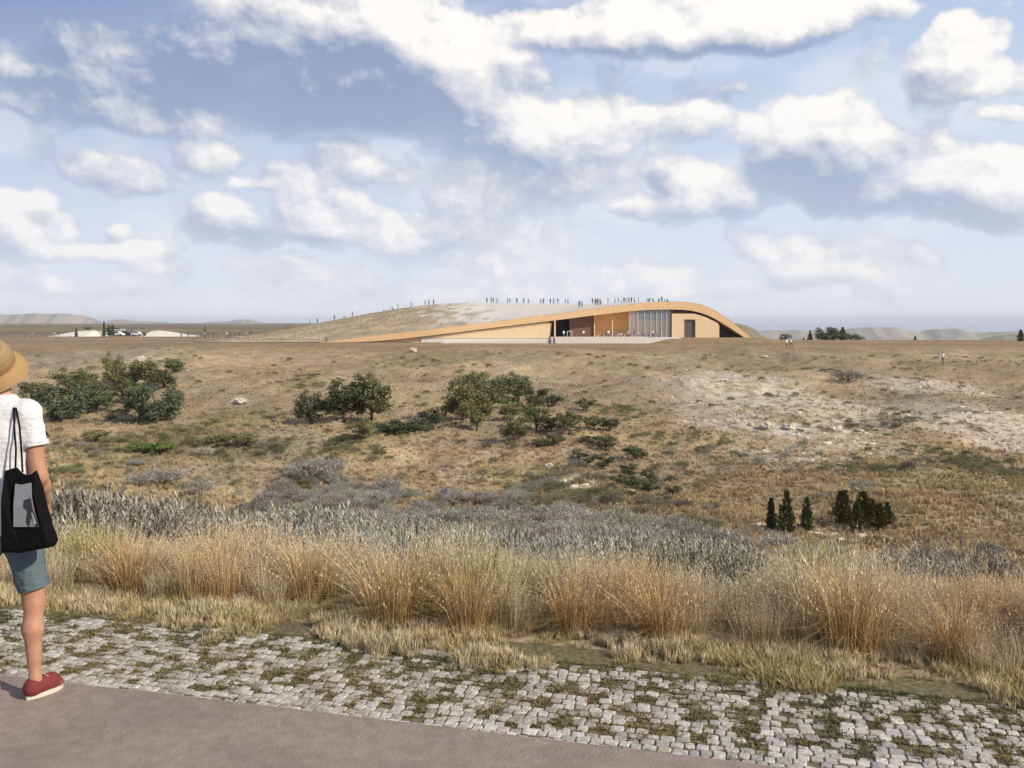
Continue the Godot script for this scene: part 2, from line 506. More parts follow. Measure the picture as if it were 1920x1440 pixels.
func terrain() -> void:
	var xs := PackedFloat32Array()
	var x := 0.0
	var half := []
	var st := 0.25
	while x < 14000.0:
		half.append(x)
		if x > 4.0: st = maxf(0.45, (x - 4.0) * 0.012)
		if x > 110.0: st = (x - 90.0) * 0.07
		x += st
	for i in range(half.size() - 1, 0, -1): xs.append(-half[i])
	for i in half.size(): xs.append(half[i])
	var ds := PackedFloat32Array()
	var d := -40.0
	while d < 12000.0:
		ds.append(d)
		if d < 2.0: d += 3.0
		elif d < 12.0: d += 0.3
		elif d < 240.0: d += maxf(0.3, (d - 4.0) * 0.0085)
		else: d += (d - 200.0) * 0.05
	var nx := xs.size()
	var nd := ds.size()
	var v := PackedVector3Array(); v.resize(nx * nd)
	var n := PackedVector3Array(); n.resize(nx * nd)
	var c := PackedColorArray(); c.resize(nx * nd)
	for j in nd:
		for i in nx:
			v[j * nx + i] = Vector3(xs[i], height(xs[i], ds[j]), -ds[j])
			var col := land_color(xs[i], ds[j])
			col.a = 1.0
			c[j * nx + i] = col
	for j in nd:
		for i in nx:
			var a := v[j * nx + maxi(i - 1, 0)]; var b := v[j * nx + mini(i + 1, nx - 1)]
			var e := v[maxi(j - 1, 0) * nx + i]; var f := v[mini(j + 1, nd - 1) * nx + i]
			n[j * nx + i] = (b - a).cross(f - e).normalized()
	var idx := PackedInt32Array()
	for j in nd - 1:
		for i in nx - 1:
			var k := j * nx + i
			idx.append_array(PackedInt32Array([k, k + nx, k + 1, k + 1, k + nx, k + nx + 1]))
	var a := []
	a.resize(Mesh.ARRAY_MAX)
	a[Mesh.ARRAY_VERTEX] = v; a[Mesh.ARRAY_NORMAL] = n; a[Mesh.ARRAY_COLOR] = c; a[Mesh.ARRAY_INDEX] = idx
	var m := ArrayMesh.new()
	m.add_surface_from_arrays(Mesh.PRIMITIVE_TRIANGLES, a)
	var mat := grained(tinted(0.95), cloth_of(41, 0.012, Color(0.55, 0.55, 0.55), Color(1.25, 1.22, 1.18)), 0.7, cloth_of(42, 0.015, Color(0.7, 0.7, 0.7), Color(1.0, 1.0, 1.0)))
	tag(part("ground", m, mat), "dry grassy ground that dips into a valley and rises to a plateau", "", "", "structure")

# u runs along the path to the right, t is the distance from the camera across it
const ALONG := Vector3(0.967, 0, 0.256)
const ACROSS := Vector3(0.256, 0, -0.967)

func path_and_cobbles() -> void:
	var s := Soup.new()
	for k in 40:
		var u0 := -20.0 + k
		var near := ALONG * u0 + ACROSS * -3.0
		var far := ALONG * u0 + ACROSS * (EDGE + rng.randf_range(-0.012, 0.012))
		var near2 := near + ALONG
		var far2 := ALONG * (u0 + 1.0) + ACROSS * EDGE
		var up := Vector3.UP * 0.028
		s.quad(near + up, far + up, far2 + up, near2 + up)
		s.quad(far, far2, far2 + up, far + up)
	var mat := grained(paint(Color(0.235, 0.185, 0.165), 0.9), cloth_of(51, 0.02, Color(0.235, 0.19, 0.155), Color(0.325, 0.268, 0.222)), 0.9, cloth_of(52, 0.02, Color(0.78, 0.78, 0.78), Color(1.0, 1.0, 1.0)))
	mat.heightmap_enabled = true
	mat.heightmap_texture = cloth_of(53, 0.09, Color.BLACK, Color.WHITE)
	mat.heightmap_scale = 0.25
	tag(part("path", s.mesh(), mat), "smooth brown grey path with faint stains along the cobbles", "", "", "structure")

	# grit and bits of dry stalk along the edge
	var bits := []
	var bit_tint := PackedColorArray()
	for k in 1500:
		var u := rng.randf_range(-5.0, 3.0)
		var t := EDGE - 0.01 - pow(rng.randf(), 3.0) * 1.6
		var z := rng.randf_range(0.002, 0.0055)
		bits.append(Transform3D(spin(Vector3(z * rng.randf_range(1.0, 2.5), z * 0.6, z)), ALONG * u + ACROSS * t + Vector3.UP * 0.029))
		bit_tint.append(Color(0.42, 0.36, 0.29) * rng.randf_range(0.35, 1.2))
	scatter("grit", rock_mesh(9, 5, 3).mesh(), tinted(0.95), bits, bit_tint, "fine grit on the path near the cobbles")

	var verge := thing("cobbled_verge", "strip of pale stone setts with moss and grass in the joints", "")
	verge.remove_meta("category")
	verge.set_meta("kind", "structure")
	var bed := Soup.new()
	for k in 40:
		var a := ALONG * (-20.0 + k)
		var up := Vector3.UP * 0.006
		bed.quad(a + ACROSS * EDGE + up, a + ACROSS * (VERGE + 0.25) + up, a + ALONG + ACROSS * (VERGE + 0.25) + up, a + ALONG + ACROSS * EDGE + up)
	part("bed", bed.mesh(), grained(paint(Color(0.15, 0.12, 0.06), 0.95), cloth_of(54, 0.03, Color(0.06, 0.055, 0.02), Color(0.24, 0.19, 0.11)), 1.6), verge)
	# setts: worn stone blocks in a few shapes and tones
	var shapes := []
	for k in 7:
		shapes.append(sett_mesh())
	var tones := []
	for k in 5:
		var t: Color = [Color(0.55, 0.525, 0.475), Color(0.45, 0.43, 0.39), Color(0.60, 0.57, 0.515), Color(0.35, 0.34, 0.31), Color(0.49, 0.455, 0.385)][k]
		var m := grained(paint(t, 0.85), cloth_of(60 + k, 0.03, t * 0.55, t * 1.2, 256), 3.0 + k * 0.3)
		m.heightmap_enabled = true
		m.heightmap_texture = m.albedo_texture
		m.heightmap_scale = 0.5
		tones.append(m)
	var wear := fnoise(71, 6.0, 3)
	var spots := []
	var moss_at := []
	var moss_tint := PackedColorArray()
	for row in 18:
		var u := -9.0 + rng.randf() * 0.1
		while u < 6.5:
			var l := rng.randf_range(0.047, 0.072)
			var t := EDGE + 0.031 + row * 0.0533 + rng.randf_range(-0.009, 0.009) + sin(u * 2.0) * 0.012 + sin(u * 5.0 + row * 0.7) * 0.008
			var p := ALONG * (u + l * 0.5) + ACROSS * t
			var w := wear.get_noise_2d(p.x, p.z) + row * 0.012
			if row < 2: w -= 0.35
			if rng.randf() > 0.035 + smoothstep(0.2, 0.45, w) * 0.75:
				var b := Basis(Vector3.UP, -atan2(ALONG.z, ALONG.x) + rng.randf_range(-0.16, 0.16)) * Basis(Vector3.RIGHT, rng.randf_range(-0.04, 0.04)) * Basis(Vector3.BACK, rng.randf_range(-0.04, 0.04))
				b = b * Basis.from_scale(Vector3(l - rng.randf_range(0.001, 0.008), 0.013, rng.randf_range(0.043, 0.0528)))
				spots.append(Transform3D(b, p + Vector3.UP * (rng.randf_range(-0.001, 0.0045) - smoothstep(0.0, 0.3, w) * 0.006)))
			var many := 1 + int(7.0 * smoothstep(-0.2, 0.25, w))
			for k in many:
				var q := ALONG * (u + rng.randf() * l * 1.3) + ACROSS * (t + (0.036 if rng.randf() < 0.6 else rng.randf_range(-0.035, 0.035)))
				var sz := rng.randf_range(0.2, 0.62) * (0.7 + smoothstep(-0.1, 0.3, w) * 0.9)
				moss_at.append(Transform3D(Basis(Vector3.UP, rng.randf() * TAU).scaled(Vector3(sz, sz * rng.randf_range(0.5, 1.0), sz)), q + Vector3.UP * 0.006))
				var g := patch_c.get_noise_2d(q.x * 2.0, q.z * 2.0)
				moss_tint.append(Color(0.20, 0.195, 0.09).lerp(Color(0.27, 0.215, 0.11), smoothstep(0.0, 0.4, g)).lerp(Color(0.14, 0.155, 0.085), smoothstep(0.0, 0.4, -g)) * rng.randf_range(0.6, 1.25))
			u += l
	# the 300 that show largest are parts, the rest one part
	spots.sort_custom(func(p, q): return seen_from(p.origin) < seen_from(q.origin))
	var rest := Soup.new()
	for i in spots.size():
		var sh: Stone = shapes[rng.randi() % shapes.size()]
		if i < 300:
			var o := part("sett", sh.get_meta_mesh(), tones[rng.randi() % tones.size()], verge)
			o.transform = spots[i]
		else:
			var tf: Transform3D = spots[i]
			var nb := tf.basis.inverse().transposed()
			var tone := Color(1.02, 0.98, 0.93) * rng.randf_range(0.60, 1.25)
			for j in sh.v.size():
				rest.v.append(tf * sh.v[j])
				rest.n.append((nb * sh.n[j]).normalized())
				rest.c.append(tone)
	var rm := grained(tinted(0.85), cloth_of(66, 0.03, Color(0.28, 0.265, 0.235), Color(0.63, 0.60, 0.54), 256), 3.1)
	tag(part("setts", rest.mesh(), rm, verge), "", "", "", "stuff")
	var moss := Soup.new()
	for k in 16:
		var a := rng.randf() * TAU
		var r := rng.randf() * 0.03
		moss.blade(Vector3(cos(a) * r, 0, sin(a) * r), Vector3(cos(a), 0, sin(a)) * rng.randf_range(0.005, 0.028), rng.randf_range(0.012, 0.04), 0.006, Color(0.7, 0.7, 0.7), Color(1.2, 1.15, 1.0), 0.3, rng.randf() * PI)
	scatter("moss", moss.mesh(), tinted(0.95, Color(0.2, 0.2, 0.08)), moss_at, moss_tint, "", verge)

func seen_from(p: Vector3) -> float:
	var d := -p.z
	var px := 960.0 + LENS * p.x / maxf(d, 0.5)
	return d + (0.0 if px > -40.0 and px < 1960.0 else 100.0)

class Stone extends Soup:
	var kept: ArrayMesh
	func get_meta_mesh() -> ArrayMesh:
		if kept == null: kept = mesh()
		return kept

# a unit block, top corners worn round
func sett_mesh() -> Stone:
	var s := Stone.new()
	var rings := []
	for k in 3:
		var y: float = [-0.3, 0.62, 1.0][k]
		var i: float = [0.0, 0.0, 0.085][k]
		var ring := []
		for j in 8:
			var base: Vector2 = [Vector2(-1, -1), Vector2(0, -1.06), Vector2(1, -1), Vector2(1.05, 0), Vector2(1, 1), Vector2(0, 1.05), Vector2(-1, 1), Vector2(-1.06, 0)][j]
			var p := base * (0.5 - i) * rng.randf_range(0.93, 1.04)
			if j % 2 == 0: p *= 0.93
			ring.append(Vector3(p.x, y * rng.randf_range(0.95, 1.0) if k else y, p.y))
		rings.append(ring)
	for k in 2:
		for j in 8:
			var q := (j + 1) % 8
			s.quad(rings[k][j], rings[k + 1][j], rings[k + 1][q], rings[k][q])
	var mid := Vector3(0, 1.03, 0)
	for j in 8:
		s.tri(mid, rings[2][(j + 1) % 8], rings[2][j], Color.WHITE)
	return s

func far_hills() -> void:
	# a far mesa: crest points in photograph pixels at its distance, pushed back with flanks
	for h in [[[-260, 592, -120, 588, -20, 587, 60, 585, 120, 584, 150, 588, 185, 599, 230, 603, 290, 606], 5200.0, "pale flat topped hill far off behind the left plain"],
			[[150, 605, 195, 600, 215, 597, 260, 599, 300, 601, 340, 603, 390, 606], 6000.0, "low pale ridge far off left of the building"],
			[[360, 606, 400, 602, 430, 599, 468, 595, 480, 598, 505, 607], 5600.0, "small pale peak far off just left of the building"],
			[[1380, 622, 1440, 617, 1530, 616, 1575, 615, 1600, 612, 1640, 610, 1680, 611, 1695, 616, 1730, 619, 1745, 614, 1790, 613, 1800, 618, 1850, 620, 1900, 618, 1990, 616, 2100, 612], 4800.0, "hazy blue mesas far off beyond the right trees"],
			[[1790, 640, 1830, 631, 1870, 626, 1905, 620, 1940, 616, 2050, 608, 2200, 606], 2300.0, "grey green hill rising at the right edge"]]:
		var pts: Array = h[0]
		var dist: float = h[1]
		var s := Soup.new()
		var rough := fnoise(int(dist), 0.02, 4)
		var cols := 90
		var rows := 9
		var grid := []
		for i in cols + 1:
			var px := lerpf(pts[0], pts[pts.size() - 2], float(i) / cols)
			var k := 0
			while k < pts.size() - 4 and px > pts[k + 2]: k += 2
			var py := lerpf(pts[k + 1], pts[k + 3], clampf((px - pts[k]) / (pts[k + 2] - pts[k]), 0.0, 1.0))
			var top := at(px, py, dist)
			var line := []
			for j in rows + 1:
				var g := float(j) / rows
				var z := (g - 0.5) * dist * 0.16
				var fall := pow(absf(g - 0.5) * 2.0, 1.6)
				var y := lerpf(top.y, -330.0, fall) + rough.get_noise_2d(px, j * 14.0) * dist * 0.0016 * (1.0 - fall * 0.5)
				line.append(Vector3(top.x, y, -dist + z))
			grid.append(line)
		for i in cols:
			for j in rows:
				var t := rough.get_noise_2d(i * 9.0, j * 17.0)
				var col := Color(0.36, 0.31, 0.24).lerp(Color(0.22, 0.22, 0.17), smoothstep(-0.3, 0.3, t))
				if dist < 3000.0: col = Color(0.20, 0.21, 0.14) * (1.0 + t * 0.4)
				s.quad(grid[i][j], grid[i + 1][j], grid[i + 1][j + 1], grid[i][j + 1], col)
		tag(part("hill", s.mesh(), tinted(0.95)), h[2], "", "", "structure")

# ---------------------------------------------------------------- the visitor centre: a turf roof that swoops up from the plain, with a timber front
# heights along the front edge of the roof (x, top of the timber band, bottom of the band), and along the crest behind it
var front_x := PackedFloat32Array()
var front_top := PackedFloat32Array()
var front_low := PackedFloat32Array()
var crest_x := PackedFloat32Array()
var crest_y := PackedFloat32Array()

func along(xs: PackedFloat32Array, ys: PackedFloat32Array, x: float) -> float:
	if x <= xs[0]: return ys[0]
	for i in xs.size() - 1:
		if x < xs[i + 1]:
			return lerpf(ys[i], ys[i + 1], (x - xs[i]) / (xs[i + 1] - xs[i]))
	return ys[-1]

const FRONT := 224.85
const CREST := 268.0

func roof_height(x: float, v: float) -> float:
	# v: 0 at the front edge, 1 at the crest
	var w := sin(clampf(v, 0.0, 1.0) * PI / 2)
	return lerpf(along(front_x, front_top, x), along(crest_x, crest_y, x), w)

func visitor_centre() -> void:
	for p in [[600, 641.5, 642.5], [620, 639, 642], [660, 634, 641.5], [700, 629, 640], [750, 623.5, 635.5], [800, 618, 630], [850, 612, 624], [900, 606, 617.5], [950, 600, 611.5], [1000, 593.5, 605.5], [1050, 587, 599.5], [1100, 580, 593], [1150, 573.8, 587], [1180, 570.5, 583.5], [1210, 567.6, 581.2], [1235, 566, 580.3], [1260, 565.4, 580.2], [1280, 565.8, 580.8], [1297, 567.5, 582.5], [1312, 570.5, 586], [1328, 576, 591.5], [1345, 585, 600], [1362, 596, 610.5], [1380, 609.5, 622], [1396, 622, 633], [1412, 635, 640]]:
		var t := at(p[0], p[1], FRONT)
		front_x.append(t.x)
		front_top.append(t.y)
		front_low.append(at(p[0], p[2], FRONT).y)
	for p in [[455, 641], [480, 631], [540, 619.5], [600, 607], [650, 597.5], [700, 588], [760, 578.5], [800, 573.5], [830, 570.5], [870, 568.8], [920, 569.2], [1000, 570.5], [1060, 571], [1110, 570.5], [1160, 569.3], [1200, 568.2], [1235, 569], [1260, 572], [1290, 580], [1320, 596], [1345, 616], [1370, 636]]:
		var t := at(p[0], p[1], CREST)
		crest_x.append(t.x)
		crest_y.append(t.y)
	var base := Vector3(15, -2.95, -226)
	var b := thing("visitor_centre", "long low timber building with a swooping turf roof on the plateau", "building", base)
	var wood := grained(paint(Color(0.60, 0.385, 0.19), 0.6), cloth_of(81, 0.02, Color(0.62, 0.41, 0.215), Color(0.78, 0.54, 0.30)), 0.12)
	var pale := grained(paint(Color(0.66, 0.47, 0.27), 0.6), cloth_of(82, 0.02, Color(0.66, 0.49, 0.30), Color(0.80, 0.62, 0.41)), 0.15)
	var amber := grained(paint(Color(0.58, 0.28, 0.09), 0.6), cloth_of(83, 0.02, Color(0.78, 0.42, 0.15), Color(0.90, 0.54, 0.23)), 0.15)
	var umber := paint(Color(0.15, 0.078, 0.04), 0.7)
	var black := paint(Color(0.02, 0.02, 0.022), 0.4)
	var concrete := paint(Color(0.66, 0.62, 0.56), 0.8)
	var steel := paint(Color(0.45, 0.43, 0.40), 0.5)
	var glass := StandardMaterial3D.new()
	glass.transparency = BaseMaterial3D.TRANSPARENCY_ALPHA
	glass.albedo_color = Color(0.75, 0.8, 0.85, 0.16)
	glass.roughness = 0.05
	# turf roof
	var n1 := fnoise(85, 0.12, 4)
	var s := Soup.new()
	var us := PackedFloat32Array()
	var x := crest_x[0]
	while x < front_x[-1]:
		us.append(x)
		x += 1.3
	us.append(front_x[-1])
	var vs := []
	for k in 25: vs.append(k / 24.0)
	for k in 8: vs.append(1.0 + (k + 1) / 8.0)
	var grid := []
	for i in us.size():
		var line := []
		for j in vs.size():
			var v: float = vs[j]
			var y := roof_height(us[i], v)
			if v > 1.0:
				y = lerpf(y, -3.4, smoothstep(0.0, 1.0, v - 1.0))
			y += n1.get_noise_2d(us[i], v * 46.0) * 0.28 * smoothstep(0.0, 0.15, v) * smoothstep(-2.6, -1.0, y) * (1.0 - smoothstep(-14.0, 4.0, us[i]))
			line.append(Vector3(us[i], y + 0.02, -lerpf(FRONT - 0.03, CREST, v)) - base)
		grid.append(line)
	var hues := []
	for i in us.size():
		var hue := []
		for j in vs.size():
			var e := n1.get_noise_2d(us[i] * 1.3, vs[j] * 60.0)
			var g := n1.get_noise_2d(us[i] * 0.7 + 90.0, vs[j] * 46.0)
			var brown := Color(0.42, 0.325, 0.22).lerp(Color(0.34, 0.30, 0.20), smoothstep(-0.2, 0.25, g))
			brown *= 1.0 + e * 0.4
			var walk := smoothstep(-26.0, -8.0, us[i] + e * 16.0 + vs[j] * 9.0 - 4.0)
			var col := brown.lerp(Color(0.60, 0.57, 0.50) * (1.0 + e * 0.12), walk)
			if vs[j] > 0.92 and vs[j] < 1.04: col = col.lerp(Color(0.58, 0.50, 0.38), 0.7)
			hue.append(col)
		hues.append(hue)
	for i in us.size() - 1:
		for j in vs.size() - 1:
			s.quad4(grid[i][j], grid[i][j + 1], grid[i + 1][j + 1], grid[i + 1][j], hues[i][j], hues[i][j + 1], hues[i + 1][j + 1], hues[i + 1][j])
	var roof := part("roof", s.mesh(), tinted(0.95), b)
	tag(roof, "turf and gravel roof that people walk on")
	var turf := []
	var turf_tint := PackedColorArray()
	for k in 5200:
		var tx := rng.randf_range(crest_x[0] + 6.0, 12.0)
		var tv := rng.randf_range(0.04, 1.02)
		var e := n1.get_noise_2d(tx * 1.3, tv * 60.0)
		if rng.randf() < smoothstep(-24.0, -4.0, tx + e * 16.0 + tv * 9.0): continue
		var ty := roof_height(tx, tv)
		if ty < -2.7: continue
		var sz := rng.randf_range(0.15, 0.36)
		turf.append(Transform3D(spin(Vector3(sz * 1.3, sz, sz * 1.3)), Vector3(tx, ty + 0.02, -lerpf(FRONT, CREST, tv)) - base))
		turf_tint.append(Color(0.44, 0.35, 0.235).lerp(Color(0.33, 0.30, 0.19), smoothstep(-0.2, 0.3, e)) * rng.randf_range(0.8, 1.2))
	scatter("roof_grass", tuft(14, 0.09, 0.45, Color(0.7, 0.68, 0.62), Color(1.3, 1.25, 1.15)), tinted(0.95), turf, turf_tint, "", b)
	# the timber band: front, underside and back, thick
	s = Soup.new()
	for i in front_x.size() - 1:
		var p := [Vector3(front_x[i], front_low[i], -FRONT), Vector3(front_x[i], front_top[i], -FRONT), Vector3(front_x[i + 1], front_top[i + 1], -FRONT), Vector3(front_x[i + 1], front_low[i + 1], -FRONT)]
		var back := Vector3(0, 0, -9.0)
		for k in 4: p[k] -= base
		s.quad(p[0], p[1], p[2], p[3])
		s.quad(p[0], p[3], p[3] + back, p[0] + back)
		s.quad(p[0] + back, p[3] + back, p[2] + back * 1.0, p[1] + back * 1.0)
	part("roof_edge", s.mesh(), wood, b)
	# ceiling that closes the hall
	var hall_x0 := at(1034, 0, 226).x
	var hall_x1 := at(1262, 0, 226).x
	var floor_y := at(0, 632.0, 226).y
	s = Soup.new()
	s.prism(PackedVector2Array([Vector2(hall_x0 - 1, along(front_x, front_low, hall_x0)), Vector2(hall_x1 + 1, along(front_x, front_low, hall_x1)), Vector2(hall_x1 + 1, along(front_x, front_low, hall_x1) + 0.3), Vector2(hall_x0 - 1, along(front_x, front_low, hall_x0) + 0.3)]), -246.0, -233.9, Color.WHITE)
	put(s, base)
	part("ceiling", s.mesh(), wood, b)
	# board walls in courses: under the sloping band at the left, and the right-hand wall around its door
	for k in 7:
		var y0 := -1.95 + k * 0.62
		var y1 := y0 + 0.6
		var x1 := at(1031.0 + k * 0.7, 0, 225.5).x
		var x0 := -25.0
		while x0 < x1 and along(front_x, front_low, x0) - 0.25 < y1: x0 += 0.2
		var x00 := x0
		while x00 > -30.0 and along(front_x, front_low, x00) - 0.25 > y0: x00 -= 0.2
		if x0 < x1 - 1.0:
			s = Soup.new()
			s.prism(PackedVector2Array([Vector2(x00, y0), Vector2(x1, y0), Vector2(x1, y1), Vector2(x0, y1)]), -225.9, -225.5 + (k % 3) * 0.015)
			put(s, base)
			part("board", s.mesh(), pale, b)
	s = Soup.new()
	s.box(Vector3(at(790, 0, 226.2).x, -3.2, -226.4), Vector3(at(1029, 0, 226.2).x, -1.97, -225.6), Color.WHITE)
	put(s, base)
	part("plinth", s.mesh(), concrete, b)
	# the left board wall keeps a backing so that no light falls through its joints
	s = Soup.new()
	var under := PackedVector2Array([Vector2(-36.0, -3.0), Vector2(at(1030, 0, 226).x, -3.0)])
	for k in 24:
		var ux := lerpf(at(1030, 0, 226).x, -36.0, k / 23.0)
		under.append(Vector2(ux, along(front_x, front_low, ux) - 0.02))
	s.prism(under, -226.0, -225.92)
	put(s, base)
	part("wall", s.mesh(), pale, b)
	var door0 := at(1285, 0, 225).x
	var door1 := at(1303, 0, 225).x
	var wall0 := at(1260, 0, 225).x
	var wall1 := at(1349, 0, 225).x
	var door_top := at(0, 600, 225).y
	for k in 9:
		var y0 := -2.6 + k * 0.74
		var y1 := y0 + 0.72
		var xe := wall1
		while xe > wall0 and along(front_x, front_low, xe) - 0.55 < y1: xe -= 0.1
		var xb := wall1
		while xb > wall0 and along(front_x, front_low, xb) - 0.55 < y0: xb -= 0.1
		if xe <= wall0 + 0.5: continue
		var spans := [[wall0, door0 - 0.15], [door1 + 0.15, xe]] if y0 < door_top and xe > door1 + 0.3 else [[wall0, xe]]
		for sp in spans:
			s = Soup.new()
			var right: bool = sp[1] == xe
			s.prism(PackedVector2Array([Vector2(sp[0], y0), Vector2(xb if right else sp[1], y0), Vector2(sp[1], y1), Vector2(sp[0], y1)]), -225.6, -225.2 + (k % 2) * 0.02)
			put(s, base)
			part("board", s.mesh(), pale, b)
	s = Soup.new()
	s.prism(PackedVector2Array([Vector2(wall0, -2.9), Vector2(wall1, -2.9), Vector2(wall1, along(front_x, front_low, wall1) - 0.8), Vector2(door1, along(front_x, front_low, door1) - 0.6), Vector2(wall0, along(front_x, front_low, wall0) - 0.6)]), -226.2, -225.75)
	put(s, base)
	part("wall", s.mesh(), umber, b)
	# door: frame, dark leaf, handle
	s = Soup.new()
	for q in [[door0 - 0.14, door0, -2.3, door_top + 0.14], [door1, door1 + 0.14, -2.3, door_top + 0.14]]:
		s.box(Vector3(q[0], q[2], -225.7), Vector3(q[1], q[3], -225.12))
	s.box(Vector3(door0, door_top, -225.7), Vector3(door1, door_top + 0.14, -225.12))
	put(s, base)
	var leaf := Soup.new()
	leaf.box(Vector3(door0 + 0.004, -2.3, -225.62), Vector3(door1 - 0.004, door_top - 0.004, -225.5))
	put(leaf, base)
	var dm := paint(Color(0.10, 0.095, 0.10), 0.2)
	var door := part("door", leaf.mesh(), dm, b)
	part("door_frame", s.mesh(), umber, door)
	s = Soup.new()
	s.box(Vector3(door1 - 0.4, -0.9, -225.48), Vector3(door1 - 0.33, 0.1, -225.40))
	put(s, base)
	part("handle", s.mesh(), steel, door)
	# dark triangular opening at the right end under the roof
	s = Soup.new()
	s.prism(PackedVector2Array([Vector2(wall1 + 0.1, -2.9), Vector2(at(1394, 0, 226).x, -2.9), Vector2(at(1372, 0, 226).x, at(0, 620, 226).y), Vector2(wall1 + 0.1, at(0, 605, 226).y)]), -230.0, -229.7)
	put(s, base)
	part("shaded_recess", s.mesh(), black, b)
	# the hall: floor, back wall, dividing walls, post
	s = Soup.new()
	s.box(Vector3(hall_x0 - 0.5, -3.3, -246.0), Vector3(hall_x1 - 0.3, floor_y, -214.5))
	put(s, base)
	part("terrace", s.mesh(), concrete, b)
	s = Soup.new()
	s.box(Vector3(at(1110, 0, 226).x, floor_y + 0.004, -230.4), Vector3(hall_x1 + 0.9, 5.6, -230.0))
	put(s, base)
	part("back_wall", s.mesh(), amber, b)
	s = Soup.new()
	s.box(Vector3(at(1068, 0, 227).x, floor_y + 0.004, -227.9), Vector3(at(1112, 0, 227).x, 4.4, -227.5))
	put(s, base)
	part("brown_wall", s.mesh(), umber, b)
	s = Soup.new()
	s.box(Vector3(at(1113, 0, 228).x, floor_y + 0.004, -229.99), Vector3(at(1115, 0, 228).x, 4.6, -227.0))
	put(s, base)
	part("side_wall", s.mesh(), wood, b)
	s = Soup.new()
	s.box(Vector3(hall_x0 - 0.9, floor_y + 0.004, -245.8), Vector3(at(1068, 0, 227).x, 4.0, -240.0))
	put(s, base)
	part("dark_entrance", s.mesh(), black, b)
	s = Soup.new()
	s.box(Vector3(at(1039, 0, 225).x, floor_y + 0.004, -225.3), Vector3(at(1042, 0, 225).x, along(front_x, front_low, at(1040, 0, 225).x), -224.9))
	put(s, base)
	part("post", s.mesh(), wood, b)
	s = Soup.new()
	s.box(Vector3(at(1147, 0, 227).x, floor_y + 0.004, -226.8), Vector3(at(1149, 0, 227).x, along(front_x, front_low, at(1148, 0, 225).x), -226.5))
	put(s, base)
	part("post", s.mesh(), wood, b)
	# timber wainscot along the amber wall
	s = Soup.new()
	s.box(Vector3(at(1120, 0, 229).x, floor_y + 0.004, -229.95), Vector3(at(1178, 0, 229).x, floor_y + 1.5, -229.7))
	put(s, base)
	part("bench_front", s.mesh(), wood, b)
	# curtain wall of tall panes with mullions
	var panes := [1180, 1195, 1208, 1220, 1231, 1240, 1249, 1258]
	for k in panes.size():
		var px := at(panes[k], 0, 225.6).x
		var top := along(front_x, front_low, px) + 0.05
		s = Soup.new()
		s.box(Vector3(px - 0.09, floor_y + 0.004, -225.75), Vector3(px + 0.09, top, -225.45))
		put(s, base)
		part("mullion", s.mesh(), steel if k < 7 else umber, b)
		if k < panes.size() - 1:
			var p2 := at(panes[k + 1], 0, 225.6).x
			s = Soup.new()
			s.prism(PackedVector2Array([Vector2(px + 0.095, floor_y + 0.01), Vector2(p2 - 0.095, floor_y + 0.01), Vector2(p2 - 0.095, along(front_x, front_low, p2)), Vector2(px + 0.095, along(front_x, front_low, px))]), -225.62, -225.6)
			put(s, base)
			part("pane", s.mesh(), glass, b)
	s = Soup.new()
	s.box(Vector3(at(1201, 0, 226).x, at(0, 600, 226).y, -229.3), Vector3(at(1258, 0, 226).x, 5.0, -229.0))
	put(s, base)
	part("dark_gallery", s.mesh(), paint(Color(0.10, 0.10, 0.11), 0.4), b)
	# low white wall before the terrace, pale ramp at its left
	s = Soup.new()
	s.box(Vector3(at(1041, 0, 214).x, -3.3, -214.5), Vector3(at(1212, 0, 214).x, floor_y + 0.25, -214.2), Color.WHITE, 0.04)
	put(s, base)
	part("terrace_wall", s.mesh(), concrete, b)
	s = Soup.new()
	var ra := Vector3(at(815, 0, 216).x, -3.0, 0)
	var rb := Vector3(at(1036, 0, 216).x, floor_y - 0.35, 0)
	s.prism(PackedVector2Array([Vector2(ra.x, -3.3), Vector2(rb.x, -3.3), Vector2(rb.x, rb.y), Vector2(ra.x, ra.y)]), -225.4, -215.0)
	put(s, base)
	part("ramp", s.mesh(), concrete, b)
	# a thin mast on the crest
	var mast := at(877, 568, CREST)
	s = Soup.new()
	s.tube([Vector3(0, -0.3, 0), Vector3(0, 2.3, 0)], [0.07, 0.05], 8)
	var mo := part("mast", s.mesh(), steel)
	mo.position = Vector3(mast.x, roof_height(mast.x, 1.0), mast.z)
	tag(mo, "thin bare mast on the roof crest left of the crowd", "mast")

func put(s: Soup, base: Vector3) -> void:
	for i in s.v.size():
		s.v[i] -= base

# ---------------------------------------------------------------- grasses
func spin(size: Vector3, lean := 0.0) -> Basis:
	return Basis(Vector3(cos(rng.randf() * TAU), 0, sin(rng.randf() * TAU)).normalized(), rng.randf_range(-lean, lean)) * Basis(Vector3.UP, rng.randf() * TAU).scaled(size)

